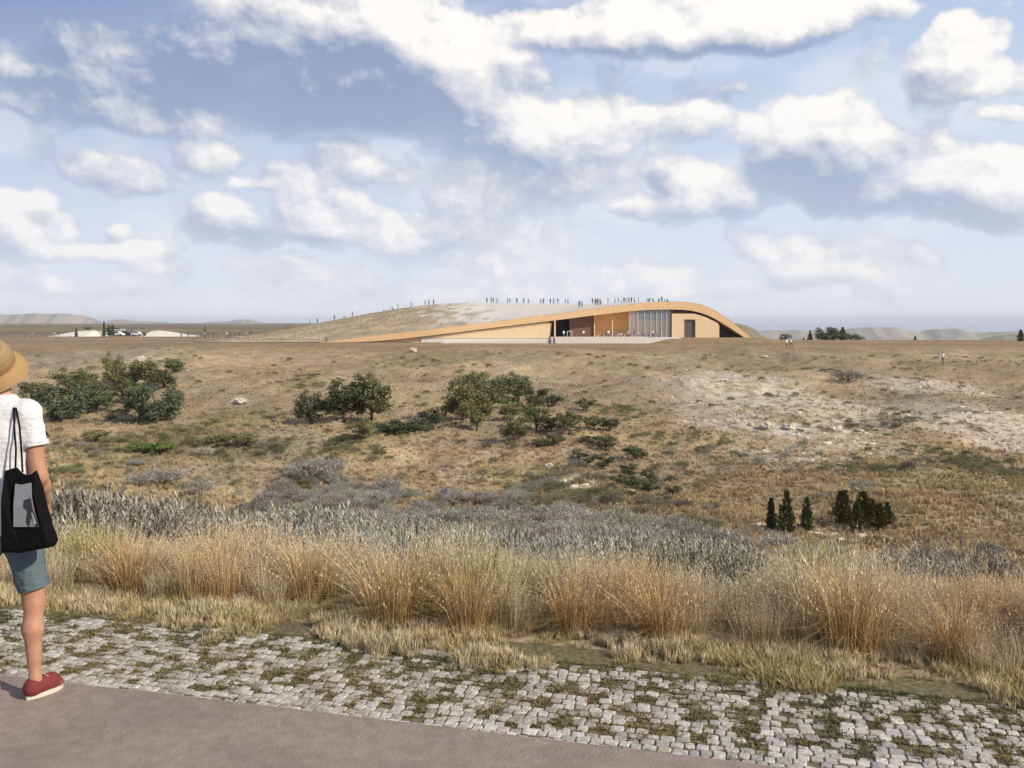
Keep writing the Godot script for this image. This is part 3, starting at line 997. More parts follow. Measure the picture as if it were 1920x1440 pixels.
# upright stems with feathery heads, about 1 high
func plume(stems: int, spread: float) -> ArrayMesh:
	var s := Soup.new()
	for i in stems:
		var a := rng.randf() * TAU
		var r := sqrt(rng.randf()) * 0.14
		var p := Vector3(cos(a) * r, 0, sin(a) * r)
		var h := rng.randf_range(0.62, 1.05)
		var way := Vector3(cos(a), 0, sin(a)) * rng.randf_range(0.02, spread) + Vector3(rng.randf_range(-0.08, 0.08), 0, rng.randf_range(-0.08, 0.08))
		var c0 := Color(0.42, 0.33, 0.165)
		var c1 := Color(0.67, 0.61, 0.46)
		s.blade(p, way, h, 0.0058, c0, c1, 0.0, rng.randf() * PI)
		for k in 7:
			var g := 0.55 + 0.45 * k / 7.0
			var q := p + way * (0.36 + 0.64 * (g - 0.58) / 0.42 if g > 0.58 else 0.36 * g / 0.58) + Vector3.UP * h * g
			var f := rng.randf() * TAU
			var o := Vector3(cos(f) * 0.014, rng.randf_range(0.025, 0.055), sin(f) * 0.014) * (1.2 - 0.6 * g)
			var w := Vector3(-sin(f), 0, cos(f)) * 0.0042
			s.tri(q - w, q + w, q + o, Color(0.70, 0.635, 0.46) * rng.randf_range(0.75, 1.15))
	return s.mesh()

# a fountain of arching leaves, about 0.6 high
func fountain(blades: int, reach: float, tall: float) -> ArrayMesh:
	var s := Soup.new()
	for i in blades:
		var a := rng.randf() * TAU
		var r := sqrt(rng.randf()) * 0.16
		var p := Vector3(cos(a) * r, 0, sin(a) * r)
		var out := pow(rng.randf(), 0.75)
		var way := Vector3(cos(a), 0, sin(a)) * out * reach
		var h := lerpf(tall, tall * 0.6, out * out) * rng.randf_range(0.55, 1.12)
		var c0 := Color(0.43, 0.31, 0.15) * rng.randf_range(0.6, 1.1)
		var c1 := Color(0.66, 0.55, 0.33) * rng.randf_range(0.7, 1.15)
		s.bow(p, way + Vector3(rng.randf_range(-0.1, 0.1), 0, rng.randf_range(-0.1, 0.1)), h, 0.0046, c0, c1, a + PI / 2 + rng.randf_range(-0.6, 0.6))
	return s.mesh()

func tuft(blades: int, w: float, spread: float, base: Color, tip: Color) -> ArrayMesh:
	var s := Soup.new()
	for i in blades:
		var a := rng.randf() * TAU
		var r := sqrt(rng.randf()) * spread * 0.7
		s.blade(Vector3(cos(a) * r, -0.03, sin(a) * r), Vector3(cos(a), 0, sin(a)) * rng.randf() * spread, rng.randf_range(0.5, 1.05), w, base * rng.randf_range(0.7, 1.15), tip * rng.randf_range(0.75, 1.2), 0.0, rng.randf() * PI)
	return s.mesh()

func near_grasses() -> void:
	var straw := tinted(0.9, Color(0.22, 0.17, 0.09))
	var plumes := [plume(30, 0.34), plume(26, 0.26), plume(34, 0.42)]
	var arcs := [fountain(90, 0.5, 0.62), fountain(80, 0.4, 0.72)]
	var reeds := tuft(34, 0.011, 0.22, Color(0.26, 0.23, 0.07), Color(0.46, 0.41, 0.17))
	var places := [[], [], [], [], [], []]
	var tints := [PackedColorArray(), PackedColorArray(), PackedColorArray(), PackedColorArray(), PackedColorArray(), PackedColorArray()]
	var where := fnoise(91, 0.9, 3)
	var hue := fnoise(92, 0.7, 3)
	for i in 8800:
		var u := rng.randf_range(-10.5, 8.5)
		var t := 5.32 + pow(rng.randf(), 1.2) * 1.9
		var p := ALONG * u + ACROSS * t
		var rag := where.get_noise_2d(u * 0.8, 3.0) * 0.22
		if t < 5.34 + rag: continue
		var w := where.get_noise_2d(p.x, p.z)
		var g := hue.get_noise_2d(p.x, p.z)
		var kind := rng.randi() % 3
		if rng.randf() < 0.30 + w * 0.5: kind = 3 + rng.randi() % 2
		if g > 0.3 and rng.randf() < 0.5: kind = 5
		if w < -0.26 and rng.randf() < 0.75: continue
		var tall := rng.randf_range(0.27, 0.47) * (1.0 + w * 0.75) * (1.0 - 0.25 * smoothstep(6.0, 7.2, t)) * (1.0 + 0.12 * smoothstep(0.5, -2.5, u))
		if t < 5.6: tall *= 0.75
		var col := Color(1.0, 0.985, 0.99).lerp(Color(1.0, 0.87, 0.72), smoothstep(0.0, 0.4, -g)).lerp(Color(0.86, 0.85, 0.66), smoothstep(0.12, 0.45, g)) * rng.randf_range(0.72, 1.15)
		places[kind].append(Transform3D(spin(Vector3(tall * 1.15, tall * (1.0 if kind != 5 else 1.1), tall * 1.15), 0.12), ground(p.x, -p.z, -0.02)))
		tints[kind].append(col)
	var meshes := plumes + arcs + [reeds]
	for k in 6:
		var kind_label: String = ["tall feathery straw coloured grass along the verge", "tall dry grass along the verge", "loose tall pale grass along the verge", "arching orange brown grass leaves in the tall grass", "arching rust brown grass leaves in the tall grass", "olive green reeds among the tall grass"][k]
		scatter(["tall_grass", "tall_grass", "tall_grass", "arching_grass", "arching_grass", "green_reeds"][k], meshes[k], straw, places[k], tints[k], kind_label)
	# single big tussocks that stand out of the grass
	for q in [[250, 1118, 0.85, 0, "wide dark tussock of arching grass nearest the person's bag"], [400, 1112, 0.95, 1, "big orange tussock right of the dark one beside the person"], [580, 1130, 0.85, 1, "orange tussock between the left tussock and the golden one"], [735, 1172, 0.9, 1, "golden yellow tussock at the middle left of the grass"],
			[880, 1185, 0.75, 0, "russet tussock just right of the golden one"], [1075, 1190, 0.7, 0, "russet tussock at the middle of the grass edge"], [1240, 1205, 0.75, 0, "rust brown tussock left of the green reeds"], [1590, 1222, 1.0, 1, "wide brown dome shaped tussock on the right"], [1790, 1245, 0.7, 0, "reddish tussock right of the dome shaped one"]]:
		var tus := tuft_thing(q[3])
		tus.position = spot(q[0], q[1], 4.0)
		tus.position.y -= 0.02
		tus.scale = Vector3.ONE * q[2]
		tus.rotation.y = rng.randf() * TAU
		tag(tus, q[4], "grass tussock", "grass tussocks along the verge")
	# the short pale grass at the edge of the cobbles
	var shorts := [tuft(26, 0.05, 0.5, Color(0.40, 0.33, 0.17), Color(0.78, 0.70, 0.53)), tuft(22, 0.05, 0.7, Color(0.30, 0.26, 0.12), Color(0.66, 0.58, 0.33))]
	places = [[], []]
	tints = [PackedColorArray(), PackedColorArray()]
	for i in 40000:
		var u := rng.randf_range(-10.5, 8.5)
		var t := rng.randf_range(4.35, 6.6)
		var p := ALONG * u + ACROSS * t
		var w := where.get_noise_2d(p.x * 1.3 + 40.0, p.z * 1.3)
		var dens := smoothstep(4.78, 5.2, t + w * 0.75)
		if rng.randf() > dens: continue
		var g := hue.get_noise_2d(p.x * 2.0 + 20.0, p.z * 2.0)
		var kind := 0 if g + rng.randf_range(-0.2, 0.2) > -0.05 else 1
		var tall := rng.randf_range(0.03, 0.08) * (0.55 + dens * 0.6) * (1.0 + w * 0.6)
		places[kind].append(Transform3D(spin(Vector3(tall, tall, tall), 0.2), ground(p.x, -p.z, 0.005)))
		tints[kind].append(Color(1, 0.97, 0.9).lerp(Color(0.86, 0.85, 0.76), smoothstep(0.1, 0.4, w)) * rng.randf_range(0.7, 1.15))
	scatter("short_grass", shorts[0], straw, places[0], tints[0], "short pale dry grass at the edge of the cobbles")
	scatter("short_grass", shorts[1], straw, places[1], tints[1], "short olive grass at the edge of the cobbles")

func tuft_thing(kind: int) -> Node3D:
	var o := thing("grass_tussock", "", "")
	var m := tinted(0.9, Color(0.2, 0.14, 0.06))
	m.albedo_color = (Color(1.0, 0.91, 0.76) if kind == 1 else Color(0.90, 0.78, 0.64)).linear_to_srgb()
	part("leaves", fountain(520, 0.6, 0.5), m, o)
	var stems := part("stems", plume(70, 0.55), m, o)
	stems.scale = Vector3(1.0, 0.62, 1.0)
	return o

# sagebrush: dark twigs below, a broom of grey leaves above
func sage(n: int) -> Array:
	var twigs := Soup.new()
	for i in 7:
		var a := rng.randf() * TAU
		var r := rng.randf_range(0.12, 0.3)
		twigs.tube([Vector3(0, -0.05, 0), Vector3(cos(a) * r * 0.5, 0.25, sin(a) * r * 0.5), Vector3(cos(a) * r, rng.randf_range(0.4, 0.6), sin(a) * r)], [0.022, 0.013, 0.005], 3, Color(0.12, 0.09, 0.07), false)
	var leaves := Soup.new()
	for i in n:
		var a := rng.randf() * TAU
		var r := sqrt(rng.randf()) * 0.55
		var dome := sqrt(maxf(0.0, 1.0 - r * r / 0.36)) * 0.55
		var p := Vector3(cos(a) * r * 0.8, rng.randf_range(0.1, 0.25) + dome * rng.randf_range(0.2, 0.85), sin(a) * r * 0.8)
		var tone := Color(0.52, 0.525, 0.475).lerp(Color(0.27, 0.28, 0.235), rng.randf())
		var way := Vector3(cos(a) * r * 0.5 + rng.randf_range(-0.08, 0.08), 0, sin(a) * r * 0.5 + rng.randf_range(-0.08, 0.08))
		var tall := rng.randf_range(0.14, 0.34)
		leaves.blade(p, way, tall, 0.014, Color(0.2, 0.16, 0.13), tone, 0.0, rng.randf() * PI)
		for k in 13:
			var g := 0.2 + 0.8 * k / 12.0
			var q := p + (way * g + Vector3.UP * tall) * g
			var f := rng.randf() * TAU
			var side := Vector3(-sin(f), 0, cos(f)) * 0.0085
			leaves.tri(q - side, q + side, q + Vector3(cos(f) * 0.035, rng.randf_range(0.03, 0.08), sin(f) * 0.035), tone * rng.randf_range(0.75, 1.3))
	return [twigs.mesh(), leaves.mesh()]

func slope_cover() -> void:
	var leafy := tinted(0.9, Color(0.12, 0.11, 0.07))
	# sagebrush field across the near slope
	var kinds := [sage(190), sage(160), sage(220)]
	var places := [[], [], []]
	var tints := [PackedColorArray(), PackedColorArray(), PackedColorArray()]
	var field := fnoise(101, 0.09, 3)
	for i in 72000:
		var d := 9.0 + pow(rng.randf(), 0.85) * 69.0
		var x := rng.randf_range(-0.82, 0.66) * d - 2.0
		var w := field.get_noise_2d(x, d)
		# thick in the middle and left, thinning to the right and up the far side
		var px := x / d * LENS + 960.0
		var thick := 1.0 - smoothstep(44.0, 64.0, d + (px - 700.0) * 0.014 * signf(px - 700.0) + w * 30.0)
		thick *= 1.0 - smoothstep(950.0, 1480.0, px + w * 420.0 + patch_b.get_noise_2d(x, d) * 260.0) * 0.985
		thick *= 1.0 - smoothstep(980.0, 1150.0, px) * smoothstep(38.0, 48.0, d)
		thick = maxf(thick, 0.004)
		if rng.randf() > thick * smoothstep(-0.35, 0.15, patch_c.get_noise_2d(x * 0.9, d * 0.9)) * 0.85: continue
		var k := rng.randi() % 3
		var h := (0.24 + 0.8 * pow(rng.randf(), 1.8)) * (1.0 + w * 0.5)
		places[k].append(Transform3D(spin(Vector3(h * 1.15, h, h * 1.15), 0.15), ground(x, d, -0.03)))
		var g := patch_c.get_noise_2d(x * 0.4, d * 0.4)
		tints[k].append(Color(1.0, 0.99, 1.03).lerp(Color(0.95, 0.86, 0.80), smoothstep(0.0, 0.4, g)).lerp(Color(0.92, 0.95, 0.80), smoothstep(0.0, 0.4, -g)) * rng.randf_range(0.6, 1.15))
	for k in 3:
		scatter("sagebrush", kinds[k][1], leafy, places[k], tints[k], ["grey sagebrush in a broad band on the near slope", "silvery sagebrush between the tall grass and the slope", "dull grey green sagebrush over the valley floor"][k])
	# single sagebrush shrubs that stand apart
	var protos := [[585, 905, 75, 48, "largest sagebrush, in tan grass left of the middle"], [625, 898, 45, 42, "dark sagebrush touching the right of the largest one"], [305, 912, 80, 36, "low dark sagebrush near the person's elbow"], [260, 915, 50, 30, "small sagebrush left of the low dark one"], [375, 935, 50, 40, "sagebrush right of the low dark one"], [1270, 1012, 60, 46, "twiggy purple grey sagebrush at the right end of the sage band"], [1310, 1018, 45, 40, "sagebrush beside the twiggy one at the band's right end"],
		[1590, 716, 60, 22, "purple brown shrub alone high on the right slope"], [725, 930, 55, 36, "sagebrush at the upper edge of the band below the small junipers"], [500, 955, 50, 40, "sagebrush at the middle of the band on the left"], [1030, 915, 40, 22, "small sagebrush by the pale rocks in the middle"], [840, 945, 50, 36, "sagebrush at the upper edge of the band, middle of the photo"]]
	for q in protos:
		var c := spot(q[0], q[1], 9.0)
		var o := thing("sagebrush_shrub", q[4], "shrub", c, rng.randf() * TAU, "sagebrush shrubs standing apart")
		var dist := -c.z
		var kk: Array = kinds[rng.randi() % 3]
		var lm := tinted(0.9, Color(0.12, 0.11, 0.07))
		lm.albedo_color = Color(0.84, 0.80, 0.86).linear_to_srgb() if q[1] != 716 else Color(0.70, 0.58, 0.56).linear_to_srgb()
		part("twigs", kk[0], tinted(), o)
		part("leaves", kk[1], lm, o)
		o.scale = Vector3(q[2] / LENS * dist / 1.1, q[3] / LENS * dist / 0.95, q[2] / LENS * dist / 1.1)
	# tufts of grass over the whole valley, in the colours of the ground they grow on
	var grass := [tuft(16, 0.07, 0.35, Color(0.7, 0.68, 0.62), Color(1.35, 1.3, 1.2)), tuft(12, 0.09, 0.55, Color(0.6, 0.58, 0.5), Color(1.25, 1.2, 1.1)), tuft(20, 0.06, 0.25, Color(0.7, 0.66, 0.6), Color(1.45, 1.4, 1.3))]
	places = [[], [], []]
	tints = [PackedColorArray(), PackedColorArray(), PackedColorArray()]
	var stones := [[], []]
	var stone_tint := [PackedColorArray(), PackedColorArray()]
	var scrub := []
	var scrub_tint := PackedColorArray()
	for i in 250000:
		var d := 1.0 / lerpf(1.0 / 11.0, 1.0 / 235.0, pow(rng.randf(), 0.62))
		var x := rng.randf_range(-0.78, 0.72) * d
		var col := land_color(x, d)
		if col.a > 0.2 and rng.randf() < col.a * 0.95:
			var sz := pow(rng.randf(), 3.0) * 0.48 + 0.06
			var k := rng.randi() % 2
			stones[k].append(Transform3D(spin(Vector3(sz * rng.randf_range(0.8, 1.7), sz * 0.55, sz), 0.2), ground(x, d, sz * 0.05)))
			stone_tint[k].append(Color(0.62, 0.555, 0.44) * rng.randf_range(0.6, 1.1))
			continue
		var far := smoothstep(150.0, 190.0, d)
		var e := patch_a.get_noise_2d(x, d)
		if not (x / d > 0.22 and d < 62.0) and rng.randf() < 0.012 + 0.10 * smoothstep(0.15, 0.45, e) and far < 0.5:
			var h := rng.randf_range(0.25, 0.75)
			scrub.append(Transform3D(spin(Vector3(h * 1.3, h, h * 1.3), 0.1), ground(x, d, -0.02)))
			scrub_tint.append(Color(0.62, 0.66, 0.36).lerp(Color(0.85, 0.74, 0.62), smoothstep(-0.1, 0.3, patch_b.get_noise_2d(x * 2.0, d * 2.0))) * rng.randf_range(0.45, 1.0))
			continue
		var tall := rng.randf_range(0.12, 0.36) * (1.0 - far * 0.6)
		if d < 40.0: tall *= 1.15
		var k := rng.randi() % 3
		places[k].append(Transform3D(spin(Vector3(tall, tall, tall) * rng.randf_range(0.8, 1.25), 0.2), ground(x, d)))
		col.a = 1.0
		tints[k].append(col * rng.randf_range(0.7, 1.35))
	var dry := tinted(0.95, Color(0.10, 0.08, 0.04))
	for k in 3:
		scatter("valley_grass", grass[k], dry, places[k], tints[k], ["dry grass tufts over the valley slope", "sprawling dry grass over the valley slope", "upright bunch grass over the valley slope"][k])
	scatter("scrub", kinds[1][1], leafy, scrub, scrub_tint, "low olive scrub scattered over the valley slope")
	for k in 2:
		scatter("stones", rock_mesh(20 + k, 7, 5).mesh(), tinted(0.95), stones[k], stone_tint[k], "pale broken stones on the bare patches of the slope")

# a lumpy, facetted rock about one across
func rock_mesh(s: int, sides: int, rows: int) -> Soup:
	var n := fnoise(s, 1.1, 3)
	var o := Soup.new()
	var grid := []
	for j in rows + 1:
		var ring := []
		var el := -PI / 2 + PI * j / rows
		for i in sides:
			var a := TAU * i / sides
			var p := Vector3(cos(a) * cos(el), sin(el), sin(a) * cos(el))
			ring.append(p * (0.5 + n.get_noise_3dv(p * 1.2) * 0.34))
		grid.append(ring)
	for j in rows:
		for i in sides:
			var k := (i + 1) % sides
			o.quad(grid[j][i], grid[j + 1][i], grid[j + 1][k], grid[j][k], Color.WHITE)
	return o

func boulders() -> void:
	var m := grained(paint(Color(0.66, 0.60, 0.50), 0.95), cloth_of(111, 0.03, Color(0.40, 0.36, 0.29), Color(0.62, 0.57, 0.48), 256), 0.8)
	for q in [[1437, 805, 30, 14, "larger left white boulder in the ledge on the right slope"], [1478, 806, 26, 13, "white boulder right of the largest in the ledge on the right slope"], [1408, 802, 14, 7, "small white stone left of the two white boulders"], [450, 757, 26, 13, "pale boulder alone on the left slope right of the trees"], [1030, 876, 18, 9, "pale stone in tan grass left of the lowest junipers"], [265, 678, 22, 12, "pale rock above the left trees"],
			[1433, 671, 14, 5, "small white rock near the plateau edge on the right"], [1182, 925, 20, 8, "low pale rock below the lowest juniper pair"], [1155, 948, 10, 7, "small pale stone at the foot of the juniper line"], [1560, 806, 16, 8, "small pale boulder at the right of the white ledge"], [775, 661, 16, 12, "pale rock under the left end of the building"], [1612, 812, 18, 7, "flat pale stone at the far right of the white ledge"]]:
		var c := spot(q[0], q[1], 30.0)
		var sz: float = -c.z / LENS
		var o := part("boulder", rock_mesh(int(q[0]), 12, 8).mesh(), m)
		o.position = c + Vector3(0, q[3] * sz * 0.3, 0)
		o.scale = Vector3(q[2] * sz * 0.9, q[3] * sz, q[2] * sz * 0.8)
		tag(o, q[4], "boulder", "pale boulders on the slope")

# ---------------------------------------------------------------- trees
# one unit high and one wide: limbs, then leaves in clumps through the crown
func broad_tree(s: int, low: float, clumps: int, leaves: int, leaf: float) -> Array:
	rng.seed = s
	var wood := Soup.new()
	var top := Vector3(rng.randf_range(-0.05, 0.05), 0.5, rng.randf_range(-0.05, 0.05))
	wood.tube([Vector3(0, -0.06, 0), Vector3(0.015, 0.2, 0.01), top], [0.035, 0.027, 0.014], 7, Color(0.10, 0.075, 0.05))
	var crown := Soup.new()
	var lobes := []
	for k in 7:
		var b := k * 2.4 + rng.randf_range(-0.5, 0.5)
		var t := rng.randf_range(-0.9, 1.0)
		lobes.append(Vector3(cos(b) * 0.33 * cos(t * 0.8), low + (1.0 - low) * (0.5 + 0.30 * t), sin(b) * 0.33 * cos(t * 0.8)) * rng.randf_range(0.85, 1.08))
	for k in clumps:
		var a := k * 2.4 + rng.randf_range(-0.4, 0.4)
		var el := rng.randf_range(-1.3, 1.35)
		var r := pow(rng.randf(), 0.45) * 0.9
		var mid := low + (1.0 - low) * 0.5
		var c := Vector3(cos(a) * cos(el) * 0.42 * r, mid + sin(el) * (1.0 - low) * 0.44 * r, sin(a) * cos(el) * 0.42 * r)
		if k % 4:
			c = lobes[k % 7] + Vector3(rng.randfn(), rng.randfn(), rng.randfn()) * 0.075
			c.y = clampf(c.y, low + 0.06, 0.95)
		if k % 3 == 0:
			wood.tube([Vector3(0, minf(0.14 + 0.02 * (k % 7), c.y * 0.6), 0), c * Vector3(0.5, 0.75, 0.5), c], [0.016, 0.011, 0.004], 4, Color(0.10, 0.075, 0.05), false)
		var rad := rng.randf_range(0.10, 0.165)
		var tone := Color(0.07, 0.082, 0.04).lerp(Color(0.135, 0.15, 0.075), rng.randf())
		for i in leaves:
			var v := Vector3(rng.randfn(), rng.randfn(), rng.randfn()).normalized() * rad * pow(rng.randf(), 0.4)
			v.y *= 0.8
			var p := c + v
			var e := Vector3(rng.randfn(), rng.randfn() * 0.7, rng.randfn()).normalized()
			var f := e.cross(Vector3(rng.randfn(), rng.randfn(), rng.randfn()).normalized()).normalized()
			var z := leaf * rng.randf_range(0.6, 1.25)
			crown.quad(p - e * z, p + f * z * 0.55, p + e * z, p - f * z * 0.55, tone * rng.randf_range(0.7, 1.35))
	return [wood.mesh(), crown.mesh()]

func cone_tree(s: int) -> Array:
	rng.seed = s
	var wood := Soup.new()
	wood.tube([Vector3(0, -0.05, 0), Vector3(0, 0.5, 0), Vector3(0, 0.97, 0)], [0.03, 0.02, 0.004], 6, Color(0.09, 0.065, 0.045))
	var crown := Soup.new()
	for level in 17:
		var y := 0.06 + 0.9 * level / 17.0
		var reach := (1.0 - y) * 0.5 * rng.randf_range(0.5, 1.3) + 0.03
		if y < 0.15: reach *= 0.8
		for k in 9:
			var a := TAU * k / 9.0 + level * 0.7 + rng.randf_range(-0.3, 0.3)
			var l := reach * rng.randf_range(0.6, 1.1)
			var out := Vector3(cos(a), 0, sin(a))
			var side := Vector3(-sin(a), 0, cos(a))
			wood.tube([Vector3(0, y, 0), out * l * 0.9 + Vector3(0, y - 0.02, 0)], [0.006, 0.002], 3, Color(0.08, 0.06, 0.04), false)
			for j in 15:
				var g := rng.randf_range(0.1, 1.0)
				var p := out * l * g + Vector3(0, y - 0.03 * g + rng.randf_range(-0.02, 0.02), 0) + side * rng.randf_range(-0.05, 0.05) * (1.2 - g)
				var q := p + out * 0.05 + side * rng.randf_range(-0.045, 0.045) + Vector3(0, rng.randf_range(-0.015, 0.045), 0)
				var w := Vector3(0, 0.026, 0) + side * 0.018
				crown.tri(p - w, q, p + w, Color(0.09, 0.10, 0.05).lerp(Color(0.17, 0.17, 0.085), rng.randf()) * rng.randf_range(0.7, 1.3))
	return [wood.mesh(), crown.mesh()]

func trees() -> void:
	var shapes := {"tree": [broad_tree(201, 0.02, 54, 78, 0.028), broad_tree(202, 0.06, 52, 78, 0.028), broad_tree(203, 0.0, 56, 74, 0.028)], "bush": [broad_tree(204, -0.02, 40, 60, 0.032), broad_tree(205, 0.0, 38, 60, 0.032), broad_tree(206, -0.04, 42, 56, 0.032)], "cone": [cone_tree(207), cone_tree(208), cone_tree(209)]}
	rng.seed = 77
	var bark := tinted(0.9)
	var tints := {"dark": Color(0.85, 0.92, 0.85), "green": Color(1.25, 1.22, 1.1), "olive": Color(1.85, 1.65, 1.4), "blue": Color(1.05, 1.15, 1.4), "bright": Color(1.5, 1.75, 0.9), "brown": Color(1.0, 0.85, 0.62)}
	var coats := {}
	for k in tints:
		coats[k] = tinted(0.7, Color(0.05, 0.06, 0.02) * tints[k])
		coats[k].albedo_color = Color(tints[k].r, tints[k].g, tints[k].b).linear_to_srgb()
	# base x, base y, width, height in pixels of the photograph, kind, tint, label
	for q in [[60, 776, 58, 66, "bush", "green", "leafy bush half hidden by the person's shoulder"], [116, 792, 80, 72, "tree", "blue", "lowest blue green tree in the left group, nearest the person"], [142, 758, 66, 62, "tree", "green", "round green tree at the top of the left group's near end"], [182, 775, 56, 50, "bush", "dark", "dark low tree with a shadow at its foot, middle of the left group"],
			[168, 742, 60, 46, "bush", "green", "bush filling the gap behind the left group's round tree"], [216, 730, 40, 64, "tree", "olive", "slim upright tree rising in the left group's upper middle"], [252, 730, 54, 52, "tree", "green", "pale trunked tree right of the slim one in the left group"], [243, 755, 52, 48, "bush", "green", "bush in the middle of the left group below the pale trunked tree"], [308, 727, 68, 52, "tree", "green", "topmost right tree of the left group"],
			[262, 788, 54, 58, "tree", "blue", "tree left of the large bluish one at the left group's right end"], [294, 796, 76, 72, "tree", "blue", "large bluish tree at the left group's lower right, shadow to its left"], [327, 783, 38, 52, "bush", "green", "narrow bush at the right edge of the left group"], [262, 850, 46, 22, "bush", "bright", "bright green low shrub below the left group, left of a pair"], [304, 850, 48, 26, "bush", "bright", "bright green low shrub below the left group, right of a pair"], [410, 835, 60, 22, "bush", "olive", "olive low shrub right of the bright green pair"], [462, 838, 50, 24, "bush", "olive", "olive low shrub farthest right of the bright green pair"],
			[180, 828, 46, 22, "bush", "olive", "olive low shrub left of the bright green pair"],
			[582, 796, 52, 58, "tree", "dark", "small dark tree left of the two large round ones"], [645, 795, 80, 84, "tree", "dark", "left of the two large round trees that touch"], [696, 790, 66, 84, "tree", "green", "right of the two large round trees, with its trunk showing"], [684, 826, 36, 46, "bush", "olive", "light olive shrub in front of the two large round trees"], [655, 828, 54, 16, "bush", "dark", "flat dark shrub left of the light olive one"], [738, 816, 74, 36, "bush", "dark", "wide dark bush right of the two large round trees"], [806, 798, 42, 36, "bush", "dark", "black green bush between the two tree groups"], [778, 809, 60, 24, "bush", "dark", "low dark bush below the black green one"],
			[866, 792, 72, 86, "tree", "olive", "tall light olive tree at the left of the central group"], [894, 808, 52, 64, "tree", "olive", "olive tree with a forked trunk in front of the tall light one"], [922, 766, 78, 62, "tree", "green", "green tree behind the tall olive one"], [972, 752, 58, 50, "tree", "green", "topmost tree of the central group"], [952, 766, 42, 26, "bush", "green", "low bush under the topmost central tree"], [890, 722, 50, 26, "bush", "olive", "olive shrub at the top left of the central group"], [1002, 769, 52, 46, "bush", "dark", "dark round bush at the right of the central group"], [1037, 762, 36, 26, "bush", "dark", "small dark bush touching the dark round one's right"],
			[960, 790, 52, 36, "bush", "olive", "faint olive bush in the middle of the central group"], [965, 830, 46, 52, "tree", "olive", "grey olive tree at the lower middle of the central group"], [1006, 811, 52, 52, "bush", "green", "green bush right of the grey olive tree"], [1034, 810, 32, 30, "bush", "dark", "dark little bush between two green ones"], [1068, 818, 46, 54, "bush", "green", "tall bush at the right end of the row below the round bushes"], [1100, 775, 30, 28, "bush", "green", "round bush alone, highest on the right of the central group"], [1114, 808, 38, 33, "bush", "green", "left bush of a touching pair right of the central group"], [1144, 809, 32, 27, "bush", "dark", "right bush of a touching pair right of the central group"],
			[1038, 838, 36, 22, "bush", "dark", "dark low shrub below the row, right one of two"], [1010, 840, 28, 15, "bush", "dark", "dark low shrub below the row, left one of two"], [1136, 846, 42, 28, "bush", "dark", "wide low shrub below the touching pair"], [1104, 829, 36, 14, "bush", "dark", "flat shrub left of the wide low one below the touching pair"], [1083, 863, 28, 15, "bush", "dark", "small shrub leftmost of three in a slanting row"], [1108, 869, 32, 18, "bush", "dark", "small shrub in the middle of three in a slanting row"], [1135, 877, 36, 22, "bush", "dark", "small shrub rightmost of three in a slanting row"], [1190, 863, 46, 26, "bush", "dark", "dark oval shrub apart on the right of the juniper line"],
			[1180, 891, 38, 20, "bush", "dark", "shrub at the top of the lowest cluster"], [1162, 911, 34, 26, "bush", "dark", "shrub at the left of the lowest cluster"], [1184, 917, 42, 30, "bush", "green", "green shrub in the middle of the lowest cluster"], [1215, 905, 28, 27, "bush", "dark", "dark upright shrub at the right of the lowest cluster"], [1217, 927, 40, 30, "bush", "dark", "dark shrub at the bottom right of the lowest cluster"], [1262, 930, 28, 20, "bush", "dark", "tiny shrub lone at the right of the lowest cluster"], [1244, 948, 28, 17, "bush", "dark", "tiny shrub lowest of the juniper line"], [1258, 904, 22, 12, "bush", "dark", "faint tiny shrub above the lone one at the right"], [1184, 931, 18, 11, "bush", "dark", "smallest shrub by the pale rock below the lowest cluster"],
			[1446, 996, 28, 62, "cone", "dark", "left conifer of the left three on the right slope"], [1475, 1001, 33, 80, "cone", "dark", "tallest conifer, in the middle of the left three"], [1513, 997, 29, 64, "cone", "dark", "right conifer of the left three on the right slope"], [1580, 988, 40, 68, "cone", "brown", "brownish conifer at the left of the right group"], [1607, 1000, 32, 60, "cone", "dark", "lowest conifer in the right group, in front"], [1618, 980, 36, 58, "cone", "brown", "brown conifer behind the lowest one of the right group"], [1647, 994, 32, 50, "cone", "brown", "small conifer right of the lowest in the right group"], [1664, 982, 24, 40, "cone", "dark", "rightmost conifer of the right group"], [1633, 972, 26, 36, "cone", "brown", "smallest conifer, at the back of the right group"]]:
		plant(q, spot(q[0], q[1], 30.0), shapes, coats, bark, "trees and bushes on the valley slope" if q[4] != "cone" else "conifers on the lower right slope")
